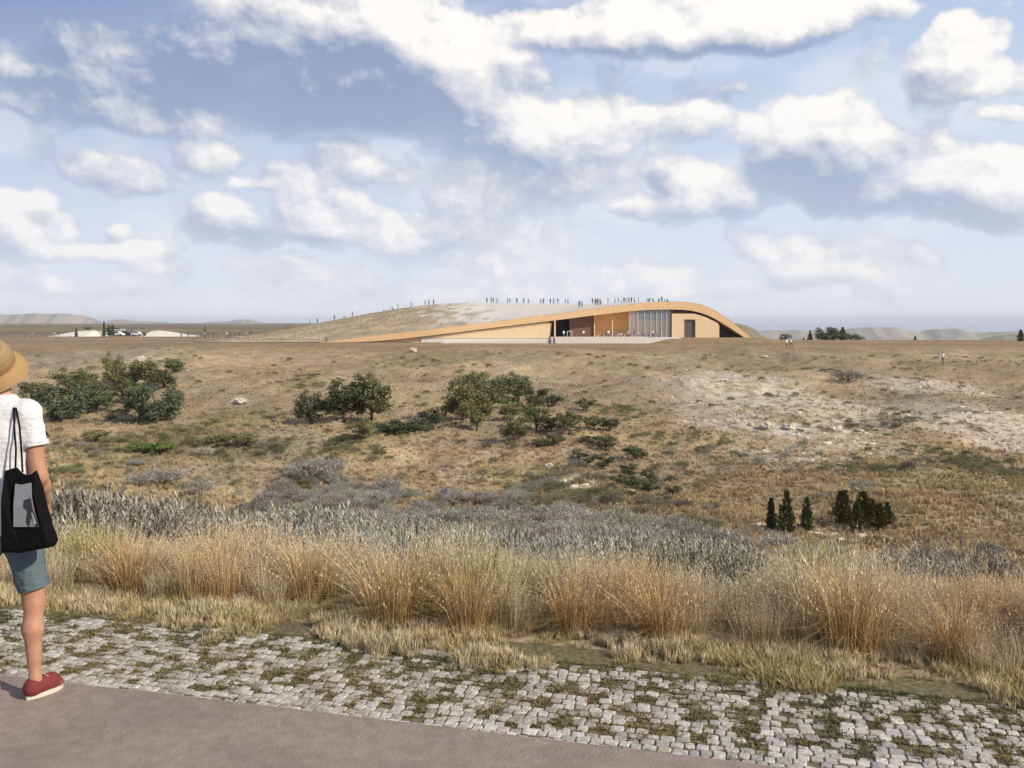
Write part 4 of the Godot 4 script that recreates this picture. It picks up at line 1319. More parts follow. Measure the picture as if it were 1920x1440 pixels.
	# on the plateau and beyond: distance is the last figure
	for q in [[1472, 637, 20, 13, "bush", "green", "round bush alone right of the building's end", 300], [1507, 636, 7, 11, "cone", "blue", "tiny conifer left of the far right clump", 330], [1519, 636, 10, 23, "cone", "dark", "slim dark conifer left of the far right clump", 320], [1548, 637, 36, 28, "tree", "green", "largest tree of the far right clump", 310], [1563, 637, 24, 24, "tree", "green", "tree at the right of the far clump's largest", 315], [1580, 638, 18, 26, "cone", "green", "pointed tree in the middle of the far right clump", 300], [1578, 638, 26, 14, "bush", "green", "low tree under the pointed one of the far right clump", 295], [1596, 638.5, 24, 15, "bush", "green", "low tree right of the pointed one in the far right clump", 300], [1611, 639, 16, 10, "bush", "green", "last low bush at the far right clump's right end", 300], [1716, 639, 8, 14, "cone", "blue", "tiny conifer alone between the clump and the right edge", 330], [1914, 649, 14, 22, "cone", "blue", "dark conifer at the right edge of the photo", 240],
			[195, 637, 9, 27, "cone", "blue", "tallest slim conifer before the far left berms", 330], [207, 637, 13, 25, "tree", "dark", "dark tree in front of the parked cars", 300], [143, 636, 8, 16, "cone", "blue", "slim tree before the left pale berm", 320], [219, 616, 10, 10, "bush", "dark", "small dark tree behind the parked cars on the left", 500], [384, 640, 5, 22, "cone", "dark", "very slim tree at the edge of the far left crowd", 300], [270, 638, 6, 12, "bush", "dark", "small dark bush right of the parked cars", 310], [165, 612, 12, 5, "bush", "dark", "dark bush on the plain behind the left berm", 620]]:
		var p := at(q[0], q[1], q[7])
		plant(q, ground(p.x, -p.z, -0.05), shapes, coats, bark, "far trees on the plateau")

func plant(q: Array, c: Vector3, shapes: Dictionary, coats: Dictionary, bark: Material, group: String) -> void:
	var sh: Array = shapes[q[4]][rng.randi() % 3]
	var kind: String = {"tree": "tree", "bush": "shrub", "cone": "conifer"}[q[4]]
	var o := thing({"tree": "round_tree", "bush": "shrub", "cone": "conifer"}[q[4]], q[6], kind, c, rng.randf() * TAU, group)
	var px := -c.z / LENS
	var wide := (1.9 if q[5] == "brown" else 1.4) if q[4] == "cone" else 1.3
	part("trunk", sh[0], bark, o)
	part("crown", sh[1], coats[q[5]], o)
	o.scale = Vector3(q[2] * px * wide, q[3] * px * 1.08, q[2] * px * wide)

# ---------------------------------------------------------------- bodies: tapered limbs joined with a smooth minimum, meshed as surface nets
# a limb: [from, to, radius, radius, colour, depth squash, flat end]
func flesh(out: Soup, limbs: Array, cell: float, blend: float) -> void:
	var lo := Vector3.ONE * 1e6
	var hi := -lo
	for l in limbs:
		var r := maxf(l[2], l[3]) + cell * 2.0
		lo = lo.min(l[0] - Vector3.ONE * r).min(l[1] - Vector3.ONE * r)
		hi = hi.max(l[0] + Vector3.ONE * r).max(l[1] + Vector3.ONE * r)
	var nx := int((hi.x - lo.x) / cell) + 2
	var ny := int((hi.y - lo.y) / cell) + 2
	var nz := int((hi.z - lo.z) / cell) + 2
	var f := PackedFloat32Array(); f.resize(nx * ny * nz); f.fill(9.0)
	var best := PackedFloat32Array(); best.resize(nx * ny * nz); best.fill(9.0)
	var who := PackedInt32Array(); who.resize(nx * ny * nz)
	for li in limbs.size():
		var l: Array = limbs[li]
		var a: Vector3 = l[0]
		var b: Vector3 = l[1]
		var ra: float = l[2]
		var rb: float = l[3]
		var sq: float = l[5] if l.size() > 5 else 1.0
		var flat: bool = l.size() > 6 and l[6]
		var ab := b - a
		var len2 := maxf(ab.length_squared(), 1e-9)
		var along_ab := ab.normalized()
		var m := Vector3.ONE * (maxf(ra, rb) + blend + cell * 2.0)
		var p0 := (a.min(b) - m - lo) / cell
		var p1 := (a.max(b) + m - lo) / cell
		for k in range(maxi(0, int(p0.z)), mini(nz, int(p1.z) + 1)):
			for j in range(maxi(0, int(p0.y)), mini(ny, int(p1.y) + 1)):
				for i in range(maxi(0, int(p0.x)), mini(nx, int(p1.x) + 1)):
					var p := lo + Vector3(i, j, k) * cell
					var t := clampf((p - a).dot(ab) / len2, 0.0, 1.0)
					var v := p - a - ab * t
					v.z /= sq
					var d := v.length() - lerpf(ra, rb, t)
					if sq < 1.0 and d > 0.0: d *= sq
					if flat: d = maxf(d, (p - b).dot(along_ab))
					var n := (k * ny + j) * nx + i
					if d < best[n]:
						best[n] = d
						who[n] = li
					var old := f[n]
					if old > 8.0:
						f[n] = d
					else:
						var h := clampf(0.5 + 0.5 * (old - d) / blend, 0.0, 1.0)
						f[n] = lerpf(old, d, h) - blend * h * (1.0 - h)
	var at_cell := PackedInt32Array(); at_cell.resize(nx * ny * nz); at_cell.fill(-1)
	var pts := PackedVector3Array()
	var cols := PackedColorArray()
	var step := [0, 1, nx, nx + 1, nx * ny, nx * ny + 1, nx * ny + nx, nx * ny + nx + 1]
	var corner := [Vector3(0, 0, 0), Vector3(1, 0, 0), Vector3(0, 1, 0), Vector3(1, 1, 0), Vector3(0, 0, 1), Vector3(1, 0, 1), Vector3(0, 1, 1), Vector3(1, 1, 1)]
	var edges := [[0, 1], [2, 3], [4, 5], [6, 7], [0, 2], [1, 3], [4, 6], [5, 7], [0, 4], [1, 5], [2, 6], [3, 7]]
	for k in nz - 1:
		for j in ny - 1:
			for i in nx - 1:
				var n := (k * ny + j) * nx + i
				if f[n] > cell * 3.0: continue
				var neg := 0
				for q in 8:
					if f[n + step[q]] < 0.0: neg += 1
				if neg == 0 or neg == 8: continue
				var sum := Vector3.ZERO
				var many := 0
				for e in edges:
					var fa := f[n + step[e[0]]]
					var fb := f[n + step[e[1]]]
					if (fa < 0.0) != (fb < 0.0):
						sum += corner[e[0]].lerp(corner[e[1]], fa / (fa - fb))
						many += 1
				at_cell[n] = pts.size()
				pts.append(lo + (Vector3(i, j, k) + sum / many) * cell)
				cols.append(limbs[who[n]][4])
	var tris := PackedInt32Array()
	var sx := 1; var sy := nx; var sz := nx * ny
	for k in range(1, nz - 1):
		for j in range(1, ny - 1):
			for i in range(1, nx - 1):
				var n := (k * ny + j) * nx + i
				if at_cell[n] < 0: continue
				for ax in 3:
					var da: int = [sx, sy, sz][ax]
					var d1: int = [sy, sz, sx][ax]
					var d2: int = [sz, sx, sy][ax]
					if (f[n] < 0.0) == (f[n + da] < 0.0): continue
					var q := [at_cell[n], at_cell[n - d1], at_cell[n - d1 - d2], at_cell[n - d2]]
					if q.min() < 0: continue
					if f[n] >= 0.0: q = [q[0], q[3], q[2], q[1]]
					tris.append_array(PackedInt32Array([q[0], q[2], q[1], q[0], q[3], q[2]]))
	var nor := PackedVector3Array(); nor.resize(pts.size())
	for t in range(0, tris.size(), 3):
		var m := (pts[tris[t + 2]] - pts[tris[t]]).cross(pts[tris[t + 1]] - pts[tris[t]])
		for q in 3: nor[tris[t + q]] += m
	for t in tris:
		out.v.append(pts[t])
		out.n.append(nor[t].normalized())
		out.c.append(cols[t])

# ---------------------------------------------------------------- the small figures on the plateau and the roof
func figure(pose: int, top: Color, legs: Color, hair: Color) -> ArrayMesh:
	var skin := Color(0.45, 0.27, 0.19)
	var s := Soup.new()
	var l := []
	if pose == 2:   # seated, 1.25 high
		l = [[Vector3(0, 0.5, 0), Vector3(0, 0.95, 0.03), 0.13, 0.16, top, 0.7], [Vector3(0, 1.02, 0), Vector3(0, 1.1, 0), 0.05, 0.05, skin], [Vector3(0, 1.17, 0), Vector3(0, 1.23, 0), 0.085, 0.08, hair]]
		for k in [-1, 1]:
			l += [[Vector3(k * 0.09, 0.48, 0), Vector3(k * 0.11, 0.48, 0.42), 0.085, 0.065, legs], [Vector3(k * 0.11, 0.48, 0.42), Vector3(k * 0.11, 0.06, 0.46), 0.06, 0.045, legs], [Vector3(k * 0.11, 0.05, 0.46), Vector3(k * 0.11, 0.04, 0.58), 0.05, 0.04, legs], [Vector3(k * 0.2, 0.95, 0), Vector3(k * 0.24, 0.7, 0.08), 0.06, 0.045, top], [Vector3(k * 0.24, 0.7, 0.08), Vector3(k * 0.14, 0.6, 0.28), 0.042, 0.035, skin]]
	else:
		l = [[Vector3(0, 0.92, 0), Vector3(0, 1.38, 0), 0.135, 0.16, top, 0.65], [Vector3(-0.13, 1.42, 0), Vector3(0.13, 1.42, 0), 0.07, 0.07, top], [Vector3(0, 1.46, 0), Vector3(0, 1.54, 0), 0.05, 0.05, skin], [Vector3(0, 1.61, 0.01), Vector3(0, 1.67, 0), 0.09, 0.085, hair]]
		for k in [-1, 1]:
			var swing: float = [0.03, 0.2, 0.0, 0.05][pose] * k
			l += [[Vector3(k * 0.09, 0.9, 0), Vector3(k * 0.1, 0.48, swing), 0.09, 0.065, legs], [Vector3(k * 0.1, 0.48, swing), Vector3(k * 0.1, 0.07, swing * 1.4 - 0.02), 0.065, 0.045, legs], [Vector3(k * 0.1, 0.05, swing * 1.4 - 0.04), Vector3(k * 0.11, 0.04, swing * 1.4 + 0.12), 0.05, 0.042, Color(0.05, 0.05, 0.05)]]
			var elbow := Vector3(k * 0.26, 1.12, -swing)
			var wrist := Vector3(k * 0.25, 0.86, -swing + 0.1)
			if pose == 3:   # arms raised to a railing or a camera
				elbow = Vector3(k * 0.27, 1.18, 0.14)
				wrist = Vector3(k * 0.1, 1.35, 0.34)
			l += [[Vector3(k * 0.2, 1.4, 0), elbow, 0.06, 0.045, top], [elbow, wrist, 0.042, 0.034, skin], [wrist, wrist + (wrist - elbow).normalized() * 0.09, 0.036, 0.03, skin]]
	flesh(s, l, 0.04, 0.05)
	return s.mesh()

func nth(k: int) -> String:
	return ["first", "second", "third", "fourth", "fifth", "sixth", "seventh", "eighth", "ninth", "tenth", "eleventh", "twelfth", "thirteenth", "fourteenth", "fifteenth", "sixteenth"][k]

func small_people() -> void:
	rng.seed = 404
	var looks := [["dark", Color(0.13, 0.14, 0.17), Color(0.11, 0.12, 0.15)], ["white", Color(0.75, 0.74, 0.72), Color(0.10, 0.11, 0.16)], ["grey", Color(0.33, 0.34, 0.37), Color(0.16, 0.16, 0.18)], ["navy", Color(0.14, 0.17, 0.27), Color(0.2, 0.2, 0.22)], ["purple", Color(0.22, 0.12, 0.28), Color(0.07, 0.07, 0.10)], ["reddish", Color(0.38, 0.10, 0.07), Color(0.08, 0.08, 0.10)], ["pale blue", Color(0.35, 0.45, 0.58), Color(0.10, 0.10, 0.12)]]
	var mat := tinted(0.9)
	var stock := []
	for k in looks.size():
		var row := []
		for pose in 4:
			row.append(figure(pose, looks[k][1], looks[k][2], Color(0.05, 0.035, 0.025) if k % 3 else Color(0.17, 0.10, 0.05)))
		stock.append(row)
	# rows of people: pixels along x, where they stand, look and pose per head, and the words for the row
	var rows := [
		["roof", 1.0, [913, 921, 925, 932, 952, 956, 969, 982, 991], [0, 3, 3, 0, 2, 3, 0, 3, 2], [0, 3, 0, 1, 0, 0, 1, 0, 0], "of the roof crest's left crowd", "people on the roof crest"],
		["roof", 1.0, [1014, 1019, 1032, 1038, 1046, 1060, 1065], [2, 0, 3, 0, 3, 0, 2], [1, 0, 0, 0, 1, 0, 3], "of the roof crest's middle crowd", "people on the roof crest"],
		["roof", 1.0, [1111, 1116, 1120, 1125, 1140, 1153, 1159, 1165, 1170, 1174, 1179, 1184, 1190, 1197], [0, 3, 2, 6, 0, 6, 2, 1, 0, 1, 4, 0, 1, 3], [0, 1, 0, 0, 0, 1, 0, 0, 3, 0, 1, 0, 0, 0], "of the roof crest's right crowd", "people on the roof crest"],
		["roof", 0.75, [1213, 1218, 1224, 1236, 1241, 1246, 1251], [2, 0, 3, 5, 0, 1, 0], [2, 2, 2, 2, 0, 2, 2], "low behind the timber band's top", "people near the top of the timber band"],
		["roof", 0.2, [1086, 1091], [0, 2], [0, 0], "of two close above the timber band", "people close above the timber band"],
		["roof", 0.25, [1117, 1121, 1127], [0, 0, 3], [1, 0, 2], "of three close above the timber band", "people close above the timber band"],
		["roof", 1.0, [540, 581, 595, 627, 646, 661, 735, 746, 771, 797, 804, 813], [5, 2, 0, 3, 1, 0, 0, 3, 2, 0, 3, 5], [1, 1, 0, 1, 1, 0, 2, 0, 1, 0, 1, 0], "along the sloping left roof crest", "walkers on the sloping roof crest"],
		["terrace", 219.0, [1057, 1080, 1094, 1128, 1135, 1141, 1147, 1156, 1164], [1, 0, 1, 5, 0, 1, 0, 2, 1], [0, 2, 0, 2, 2, 0, 2, 0, 2], "on the terrace's left half", "people on the terrace"],
		["terrace", 220.0, [1170, 1177, 1183, 1189, 1196, 1203, 1209, 1216, 1224, 1232], [0, 1, 4, 4, 1, 4, 6, 4, 1, 4], [2, 0, 2, 0, 2, 2, 0, 2, 0, 2], "by the tall panes", "people on the terrace"],
		["field", 211.0, [1031, 1039], [0, 0], [0, 1], "of two below the white wall", "pairs on the plateau"],
		["field", 187.0, [1475, 1483], [1, 1], [0, 1], "of two right of the building", "pairs on the plateau"],
		["field", 148.0, [1768], [1], [0], "", ""],
		["field", 215.0, [612], [0], [0], "", ""],
		["field", 300.0, [46, 60, 102, 110], [0, 2, 2, 3], [0, 1, 0, 1], "on the far left plain", "people on the far left plain"],
		["field", 290.0, [340, 353, 371, 377, 383, 391, 401, 409, 425], [2, 0, 3, 0, 2, 0, 0, 2, 6], [0, 1, 0, 3, 0, 1, 0, 1, 0], "by the plaza left of the building", "people on the plaza left of the building"],
		["field", 300.0, [428, 433, 441, 449, 462, 471], [5, 0, 5, 0, 2, 0], [0, 1, 0, 0, 1, 0], "of six near the roof's foot", "people on the plaza left of the building"]]
	for r in rows:
		for k in r[2].size():
			var look: int = r[3][k]
			var pose: int = r[4][k]
			var p: Vector3
			var d: float = r[1]
			if r[0] == "roof":
				var dist := lerpf(FRONT, CREST, d)
				if d == 1.0: dist -= rng.randf_range(-0.6, 1.6)
				var x := at(r[2][k], 0, dist).x
				p = Vector3(x, roof_height(x, (dist - FRONT) / (CREST - FRONT)), -dist)
			elif r[0] == "terrace":
				d += rng.randf_range(-1.5, 2.5)
				p = Vector3(at(r[2][k], 0, d).x, at(0, 632.0, 226).y + 0.004, -d)
			else:
				d += rng.randf_range(-4.0, 4.0) if d > 250.0 else 0.0
				var x := at(r[2][k], 0, d).x
				p = ground(x, d)
			var o := part("person", stock[look][pose], mat)
			o.position = p
			o.rotation.y = rng.randf() * TAU
			o.scale = Vector3.ONE * rng.randf_range(0.95, 1.08)
			if p.z < -280.0: o.scale *= 1.15
			var how: String = ["standing", "walking", "seated", "arms raised"][pose]
			var words := "%s person in %s, %s" % [how, looks[look][0], (nth(k) + " from left " + r[5])]
			if r[5] == "":
				words = "lone person in a white top on the slope at the far right" if r[2][0] == 1768 else "lone dark figure before the left foot of the timber band"
			tag(o, words, "person", r[6])
	# tables and a white frame on the terrace
	var fy := at(0, 632.0, 226).y + 0.004
	var wood := paint(Color(0.5, 0.42, 0.34), 0.6)
	var steel := paint(Color(0.25, 0.25, 0.26), 0.4)
	var table := thing("table", "round cafe table nearest the left end of the terrace crowd", "table", Vector3.ZERO, 0.0, "cafe tables on the terrace")
	var cyl := CylinderMesh.new()
	cyl.top_radius = 0.45; cyl.bottom_radius = 0.43; cyl.height = 0.04; cyl.radial_segments = 20
	part("tabletop", cyl, wood, table).position.y = 0.73
	var s := Soup.new()
	s.tube([Vector3(0, 0.01, 0), Vector3(0, 0.03, 0), Vector3(0, 0.04, 0), Vector3(0, 0.71, 0)], [0.24, 0.22, 0.03, 0.03], 10)
	part("leg", s.mesh(), steel, table)
	var spots := [1132, 1144, 1160, 1173, 1187, 1199, 1213, 1228]
	for k in spots.size():
		var o := table if k == 0 else copy(table, "cafe table, %s from left on the terrace" % nth(k), Vector3.ZERO)
		o.position = Vector3(at(spots[k], 0, 217.5).x, fy, -217.5 - rng.randf_range(0.0, 1.0))
	var frame := thing("frame_stand", "white square frame standing on the terrace before the dark entrance", "stand", Vector3(at(1068, 0, 218).x, fy, -218))
	s = Soup.new()
	s.box(Vector3(-0.6, 0, -0.05), Vector3(-0.5, 1.4, 0.05))
	s.box(Vector3(0.5, 0, -0.05), Vector3(0.6, 1.4, 0.05))
	part("upright", s.mesh(), paint(Color(0.75, 0.74, 0.72)), frame)
	s = Soup.new()
	s.box(Vector3(-0.6, 1.4, -0.06), Vector3(0.6, 1.5, 0.06))
	part("rail", s.mesh(), paint(Color(0.75, 0.74, 0.72)), frame)
	# a dark bench on the sloping crest
	var bx := at(728, 0, CREST - 1.0).x
	var bench := thing("bench", "long dark bench on the sloping roof crest beside seated walkers", "bench", Vector3(bx, roof_height(bx, 0.98), -CREST + 1.0), 0.0)
	bench.rotation.z = 0.09
	s = Soup.new()
	s.box(Vector3(-1.6, 0.42, -0.22), Vector3(1.6, 0.5, 0.22), Color.WHITE, 0.015)
	part("seat", s.mesh(), steel, bench)
	for k in [-1.3, 1.3]:
		s = Soup.new()
		s.box(Vector3(k - 0.05, -0.1, -0.18), Vector3(k + 0.05, 0.418, 0.18))
		part("leg", s.mesh(), steel, bench)

# ---------------------------------------------------------------- the cut with parked cars between two pale berms at the far left
func far_left() -> void:
	rng.seed = 505
	var pale := grained(paint(Color(0.56, 0.51, 0.43), 0.95), cloth_of(121, 0.03, Color(0.58, 0.53, 0.45), Color(0.72, 0.67, 0.58), 256), 0.15)
	for q in [[[60, 636, 92, 632, 126, 624, 150, 620.5, 178, 619.5, 184, 622, 196, 636], "pale gravel berm left of the parked cars"], [[270, 636, 278, 625, 286, 620, 300, 619.5, 322, 622, 350, 627, 420, 636], "pale gravel berm right of the parked cars"]]:
		var s := Soup.new()
		var pts: Array = q[0]
		var d := 330.0
		var grid := []
		var cols := 30
		for i in cols + 1:
			var px := lerpf(pts[0], pts[pts.size() - 2], float(i) / cols)
			var k := 0
			while k < pts.size() - 4 and px > pts[k + 2]: k += 2
			var py := lerpf(pts[k + 1], pts[k + 3], clampf((px - pts[k]) / (pts[k + 2] - pts[k]), 0.0, 1.0))
			var top := at(px, py, d)
			var line := []
			for j in 9:
				var g := (j - 4) / 4.0
				line.append(Vector3(top.x, lerpf(top.y, -3.25, pow(absf(g), 1.5)), -d - g * 9.0))
			grid.append(line)
		for i in cols:
			for j in 8:
				s.quad(grid[i][j], grid[i][j + 1], grid[i + 1][j + 1], grid[i + 1][j])
		tag(part("berm", s.mesh(), pale), q[1], "berm", "pale gravel berms")
	# pale paths along the plateau edge
	for q in [[[0, 500], 262.0, 3.0, "pale path along the plateau edge at the left"], [[420, 500], 300.0, 26.0, "pale plaza beside the roof's left foot"]]:
		var s := Soup.new()
		var n := 50
		for i in n:
			var px0: float = lerpf(q[0][0] - 300.0 if q[0][0] == 0 else q[0][0], q[0][1], float(i) / n)
			var px1: float = lerpf(q[0][0] - 300.0 if q[0][0] == 0 else q[0][0], q[0][1], float(i + 1) / n)
			var d: float = q[1]
			var x0 := at(px0, 0, d).x
			var x1 := at(px1, 0, d).x
			s.quad(ground(x0, d, 0.12), ground(x0, d + q[2], 0.12), ground(x1, d + q[2], 0.12), ground(x1, d, 0.12))
		tag(part("path", s.mesh(), paint(Color(0.52, 0.47, 0.38), 0.95)), q[3], "", "", "structure")
	var glass := paint(Color(0.03, 0.04, 0.05), 0.1)
	var rubber := paint(Color(0.03, 0.03, 0.03), 0.8)
	var coats := [paint(Color(0.80, 0.80, 0.80), 0.3), paint(Color(0.09, 0.17, 0.36), 0.3), paint(Color(0.30, 0.42, 0.55), 0.3), paint(Color(0.06, 0.07, 0.09), 0.3)]
	var body := Soup.new()
	body.prism(PackedVector2Array([Vector2(-2.1, 0.32), Vector2(2.1, 0.32), Vector2(2.15, 0.6), Vector2(2.0, 0.82), Vector2(1.1, 0.95), Vector2(0.45, 1.42), Vector2(-1.0, 1.46), Vector2(-1.75, 1.0), Vector2(-2.1, 0.92)]), -0.86, 0.86)
	var win := Soup.new()
	win.prism(PackedVector2Array([Vector2(0.9, 0.98), Vector2(0.38, 1.36), Vector2(-0.95, 1.39), Vector2(-1.5, 1.0)]), -0.87, 0.87)
	var wheel := CylinderMesh.new()
	wheel.top_radius = 0.33; wheel.bottom_radius = 0.33; wheel.height = 0.22; wheel.radial_segments = 14
	var names := ["white", "dark blue", "pale blue", "black"]
	var first: Node3D = null
	for q in [[187, 0, "left end of the row"], [197, 2, "behind the slim conifer"], [213, 1, "just right of the dark tree"], [222, 0, "middle of the row"], [231, 1, "right of the middle white one"], [240, 3, "third from right in the row"], [249, 1, "second from right in the row"], [258, 0, "right end of the row"]]:
		var words := "%s car parked between the pale berms, %s" % [names[q[1]], q[2]]
		var d := 340.0 + rng.randf_range(-6.0, 10.0)
		var x := at(q[0], 0, d).x
		var c: Node3D
		if first == null:
			first = thing("parked_car", words, "car", Vector3.ZERO, 0.0, "cars parked between the pale berms")
			part("body", body.mesh(), coats[0], first)
			part("window", win.mesh(), glass, first)
			for k in 4:
				var w := part("wheel", wheel, rubber, first)
				w.position = Vector3(-1.3 if k < 2 else 1.35, 0.33, -0.8 if k % 2 else 0.8)
				w.rotation.x = PI / 2
			c = first
		else:
			c = copy(first, words, Vector3.ZERO)
			(c.get_child(0) as MeshInstance3D).material_override = coats[q[1]]
		c.position = ground(x, d, 0.02)
		c.rotation.y = rng.randf_range(-0.4, 0.4)
		c.scale = Vector3(1, 1.1, 1)
	# open canopies over the cars
	for q in [[258, 616, 8.5, 400.0, Color(0.16, 0.16, 0.18), "dark flat canopy behind the parked cars"], [214, 619.5, 7.5, 390.0, Color(0.42, 0.45, 0.48), "pale grey canopy behind the left cars"]]:
		var p := at(q[0], q[1], q[3])
		var base := ground(p.x, q[3])
		var o := thing("canopy", q[5], "canopy", base, 0.0)
		var s := Soup.new()
		var top := p.y - base.y
		s.box(Vector3(-q[2] * 0.5, top, -3), Vector3(q[2] * 0.5, top + 0.5, 3), Color.WHITE, 0.05)
		part("roof", s.mesh(), paint(q[4], 0.6), o)
		for k in 4:
			s = Soup.new()
			s.tube([Vector3((k % 2 - 0.5) * q[2] * 0.85, 0, (k / 2 - 0.5) * 5.0), Vector3((k % 2 - 0.5) * q[2] * 0.85, top - 0.003, (k / 2 - 0.5) * 5.0)], [0.12, 0.12], 6)
			part("post", s.mesh(), paint(q[4], 0.6), o)

# ---------------------------------------------------------------- the person at the left edge
func hand(out: Soup, wrist: Vector3, ahead: Vector3, back_of: Vector3, thumb_side: Vector3, skin: Color) -> void:
	var l := []
	var palm := wrist + ahead * 0.05
	for k in 4:
		var o := thumb_side * (0.027 - k * 0.018)
		l.append([wrist + o * 0.45 + ahead * 0.012, wrist + o + ahead * (0.085 - 0.004 * k), 0.0145, 0.0115, skin])
		var base := wrist + o + ahead * (0.088 - 0.005 * k)
		var long: float = [0.037, 0.042, 0.039, 0.030][k]
		var bend := 0.35 + 0.06 * k
		var j1 := base + (ahead * cos(bend) - back_of * sin(bend)) * long
		var j2 := j1 + (ahead * cos(bend * 2.4) - back_of * sin(bend * 2.4)) * long * 0.66
		var j3 := j2 + (ahead * cos(bend * 3.4) - back_of * sin(bend * 3.4)) * long * 0.5
		l.append([base, j1, 0.0095, 0.0088, skin])
		l.append([j1, j2, 0.0088, 0.008, skin])
		l.append([j2, j3, 0.008, 0.007, skin])
	var t0 := wrist + thumb_side * 0.024 + ahead * 0.022
	var t1 := t0 + (thumb_side * 0.75 + ahead * 0.6 - back_of * 0.25).normalized() * 0.042
	var t2 := t1 + (thumb_side * 0.25 + ahead * 0.85 - back_of * 0.4).normalized() * 0.033
	l.append([palm - ahead * 0.03, t0, 0.015, 0.013, skin])
	l.append([t0, t1, 0.0125, 0.0105, skin])
	l.append([t1, t2, 0.0102, 0.0082, skin])
	flesh(out, l, 0.0034, 0.006)

func walker() -> void:
	rng.seed = 606
	var foot := Vector3(-2.488, 0.028, -4.53)
	var who := thing("person", "large person in straw hat and grey shorts at the left edge, seen from behind", "person", foot)
	var w := func(x: float, y: float, z := 0.0) -> Vector3: return Vector3(x, y, z)
	# figure coordinates: x to the right, y up from the path, z towards the camera; the body looks away from it
	var skin := Color(0.41, 0.225, 0.145)
	var s := Soup.new()
	var hip_r := Vector3(0.085, 0.86, 0); var knee_r := Vector3(0.146, 0.45, -0.015); var ank_r := Vector3(0.168, 0.085, 0.02)
	var hip_l := Vector3(-0.105, 0.86, 0); var knee_l := Vector3(-0.115, 0.45, 0.01); var ank_l := Vector3(-0.135, 0.085, 0.05)
	var sho_r := Vector3(0.135, 1.375, 0.01); var elb_r := Vector3(0.186, 1.075, 0.02); var wri_r := Vector3(0.135, 0.925, -0.15)
	var sho_l := Vector3(-0.155, 1.375, 0.0); var elb_l := Vector3(-0.225, 1.09, 0.0); var wri_l := Vector3(-0.17, 0.92, -0.16)
	var l := [[Vector3(-0.01, 0.92, 0), Vector3(-0.005, 1.28, 0), 0.10, 0.105, skin, 0.7], [sho_l, sho_r, 0.04, 0.04, skin], [Vector3(0.005, 1.4, 0.01), Vector3(-0.022, 1.48, -0.005), 0.053, 0.05, skin]]
	for q in [[hip_r, knee_r, ank_r], [hip_l, knee_l, ank_l]]:
		var calf: Vector3 = q[1].lerp(q[2], 0.32) + Vector3(0, 0, 0.018)
		l += [[q[0], q[1], 0.082, 0.048, skin], [q[1], calf, 0.043, 0.047, skin], [calf, q[2], 0.045, 0.025, skin], [q[2], q[2] - Vector3(0, 0.05, 0), 0.027, 0.03, skin]]
	for q in [[sho_r, elb_r, wri_r], [sho_l, elb_l, wri_l]]:
		l += [[q[0], q[1], 0.046, 0.037, skin], [q[1], q[1].lerp(q[2], 0.35), 0.0375, 0.0385, skin], [q[1].lerp(q[2], 0.35), q[2], 0.0385, 0.0265, skin]]
	flesh(s, l, 0.011, 0.025)
	# head with face: cranium, jaw, nose, ears, brow, mouth
	var hc := Vector3(-0.035, 1.578, -0.02)
	var hd := [[hc + Vector3(0, 0.02, 0.015), hc + Vector3(0, 0.02, -0.02), 0.083, 0.08, skin], [hc + Vector3(0, -0.04, -0.02), hc + Vector3(0, -0.085, -0.055), 0.066, 0.032, skin], [hc + Vector3(0, 0.0, -0.095), hc + Vector3(0, -0.03, -0.113), 0.009, 0.013, skin], [hc + Vector3(0, -0.1, 0.01), hc + Vector3(0, -0.12, 0.015), 0.05, 0.05, skin],
		[hc + Vector3(-0.02, -0.06, -0.083), hc + Vector3(0.02, -0.06, -0.083), 0.009, 0.009, Color(0.5, 0.2, 0.17)], [hc + Vector3(0.08, 0.015, 0.0), hc + Vector3(0.084, -0.02, 0.0), 0.014, 0.011, skin], [hc + Vector3(-0.08, 0.015, 0.0), hc + Vector3(-0.084, -0.02, 0.0), 0.014, 0.011, skin],
		[hc + Vector3(-0.045, 0.022, -0.085), hc + Vector3(-0.018, 0.025, -0.094), 0.008, 0.007, Color(0.2, 0.12, 0.07)], [hc + Vector3(0.045, 0.022, -0.085), hc + Vector3(0.018, 0.025, -0.094), 0.008, 0.007, Color(0.2, 0.12, 0.07)],
		[hc + Vector3(-0.032, 0.004, -0.08), hc + Vector3(-0.031, 0.004, -0.081), 0.0125, 0.0125, Color(0.75, 0.73, 0.70)], [hc + Vector3(0.032, 0.004, -0.08), hc + Vector3(0.031, 0.004, -0.081), 0.0125, 0.0125, Color(0.75, 0.73, 0.70)],
		[hc + Vector3(-0.032, 0.004, -0.0915), hc + Vector3(-0.032, 0.004, -0.092), 0.0055, 0.0055, Color(0.05, 0.03, 0.02)], [hc + Vector3(0.032, 0.004, -0.0915), hc + Vector3(0.032, 0.004, -0.092), 0.0055, 0.0055, Color(0.05, 0.03, 0.02)]]
	flesh(s, hd, 0.0045, 0.012)
	hand(s, wri_r, (wri_r - elb_r).normalized(), Vector3(0.9, 0.3, 0.2).normalized(), Vector3(-0.3, 0.75, -0.5).normalized(), skin)
	hand(s, wri_l, (wri_l - elb_l).normalized(), Vector3(-0.9, 0.3, 0.2).normalized(), Vector3(0.3, 0.75, -0.5).normalized(), skin)
	var sm := tinted(0.55)
	sm.subsurf_scatter_enabled = true
	sm.subsurf_scatter_strength = 0.08
	var mottle := fnoise(136, 14.0, 3)
	for i in s.v.size():
		var p := s.v[i]
		var e := mottle.get_noise_3dv(p)
		s.c[i] = s.c[i] * Color(1.0 + e * 0.16, 1.0 + e * 0.24, 1.0 + e * 0.24)
	part("body", s.mesh(), sm, who)
	s = Soup.new()
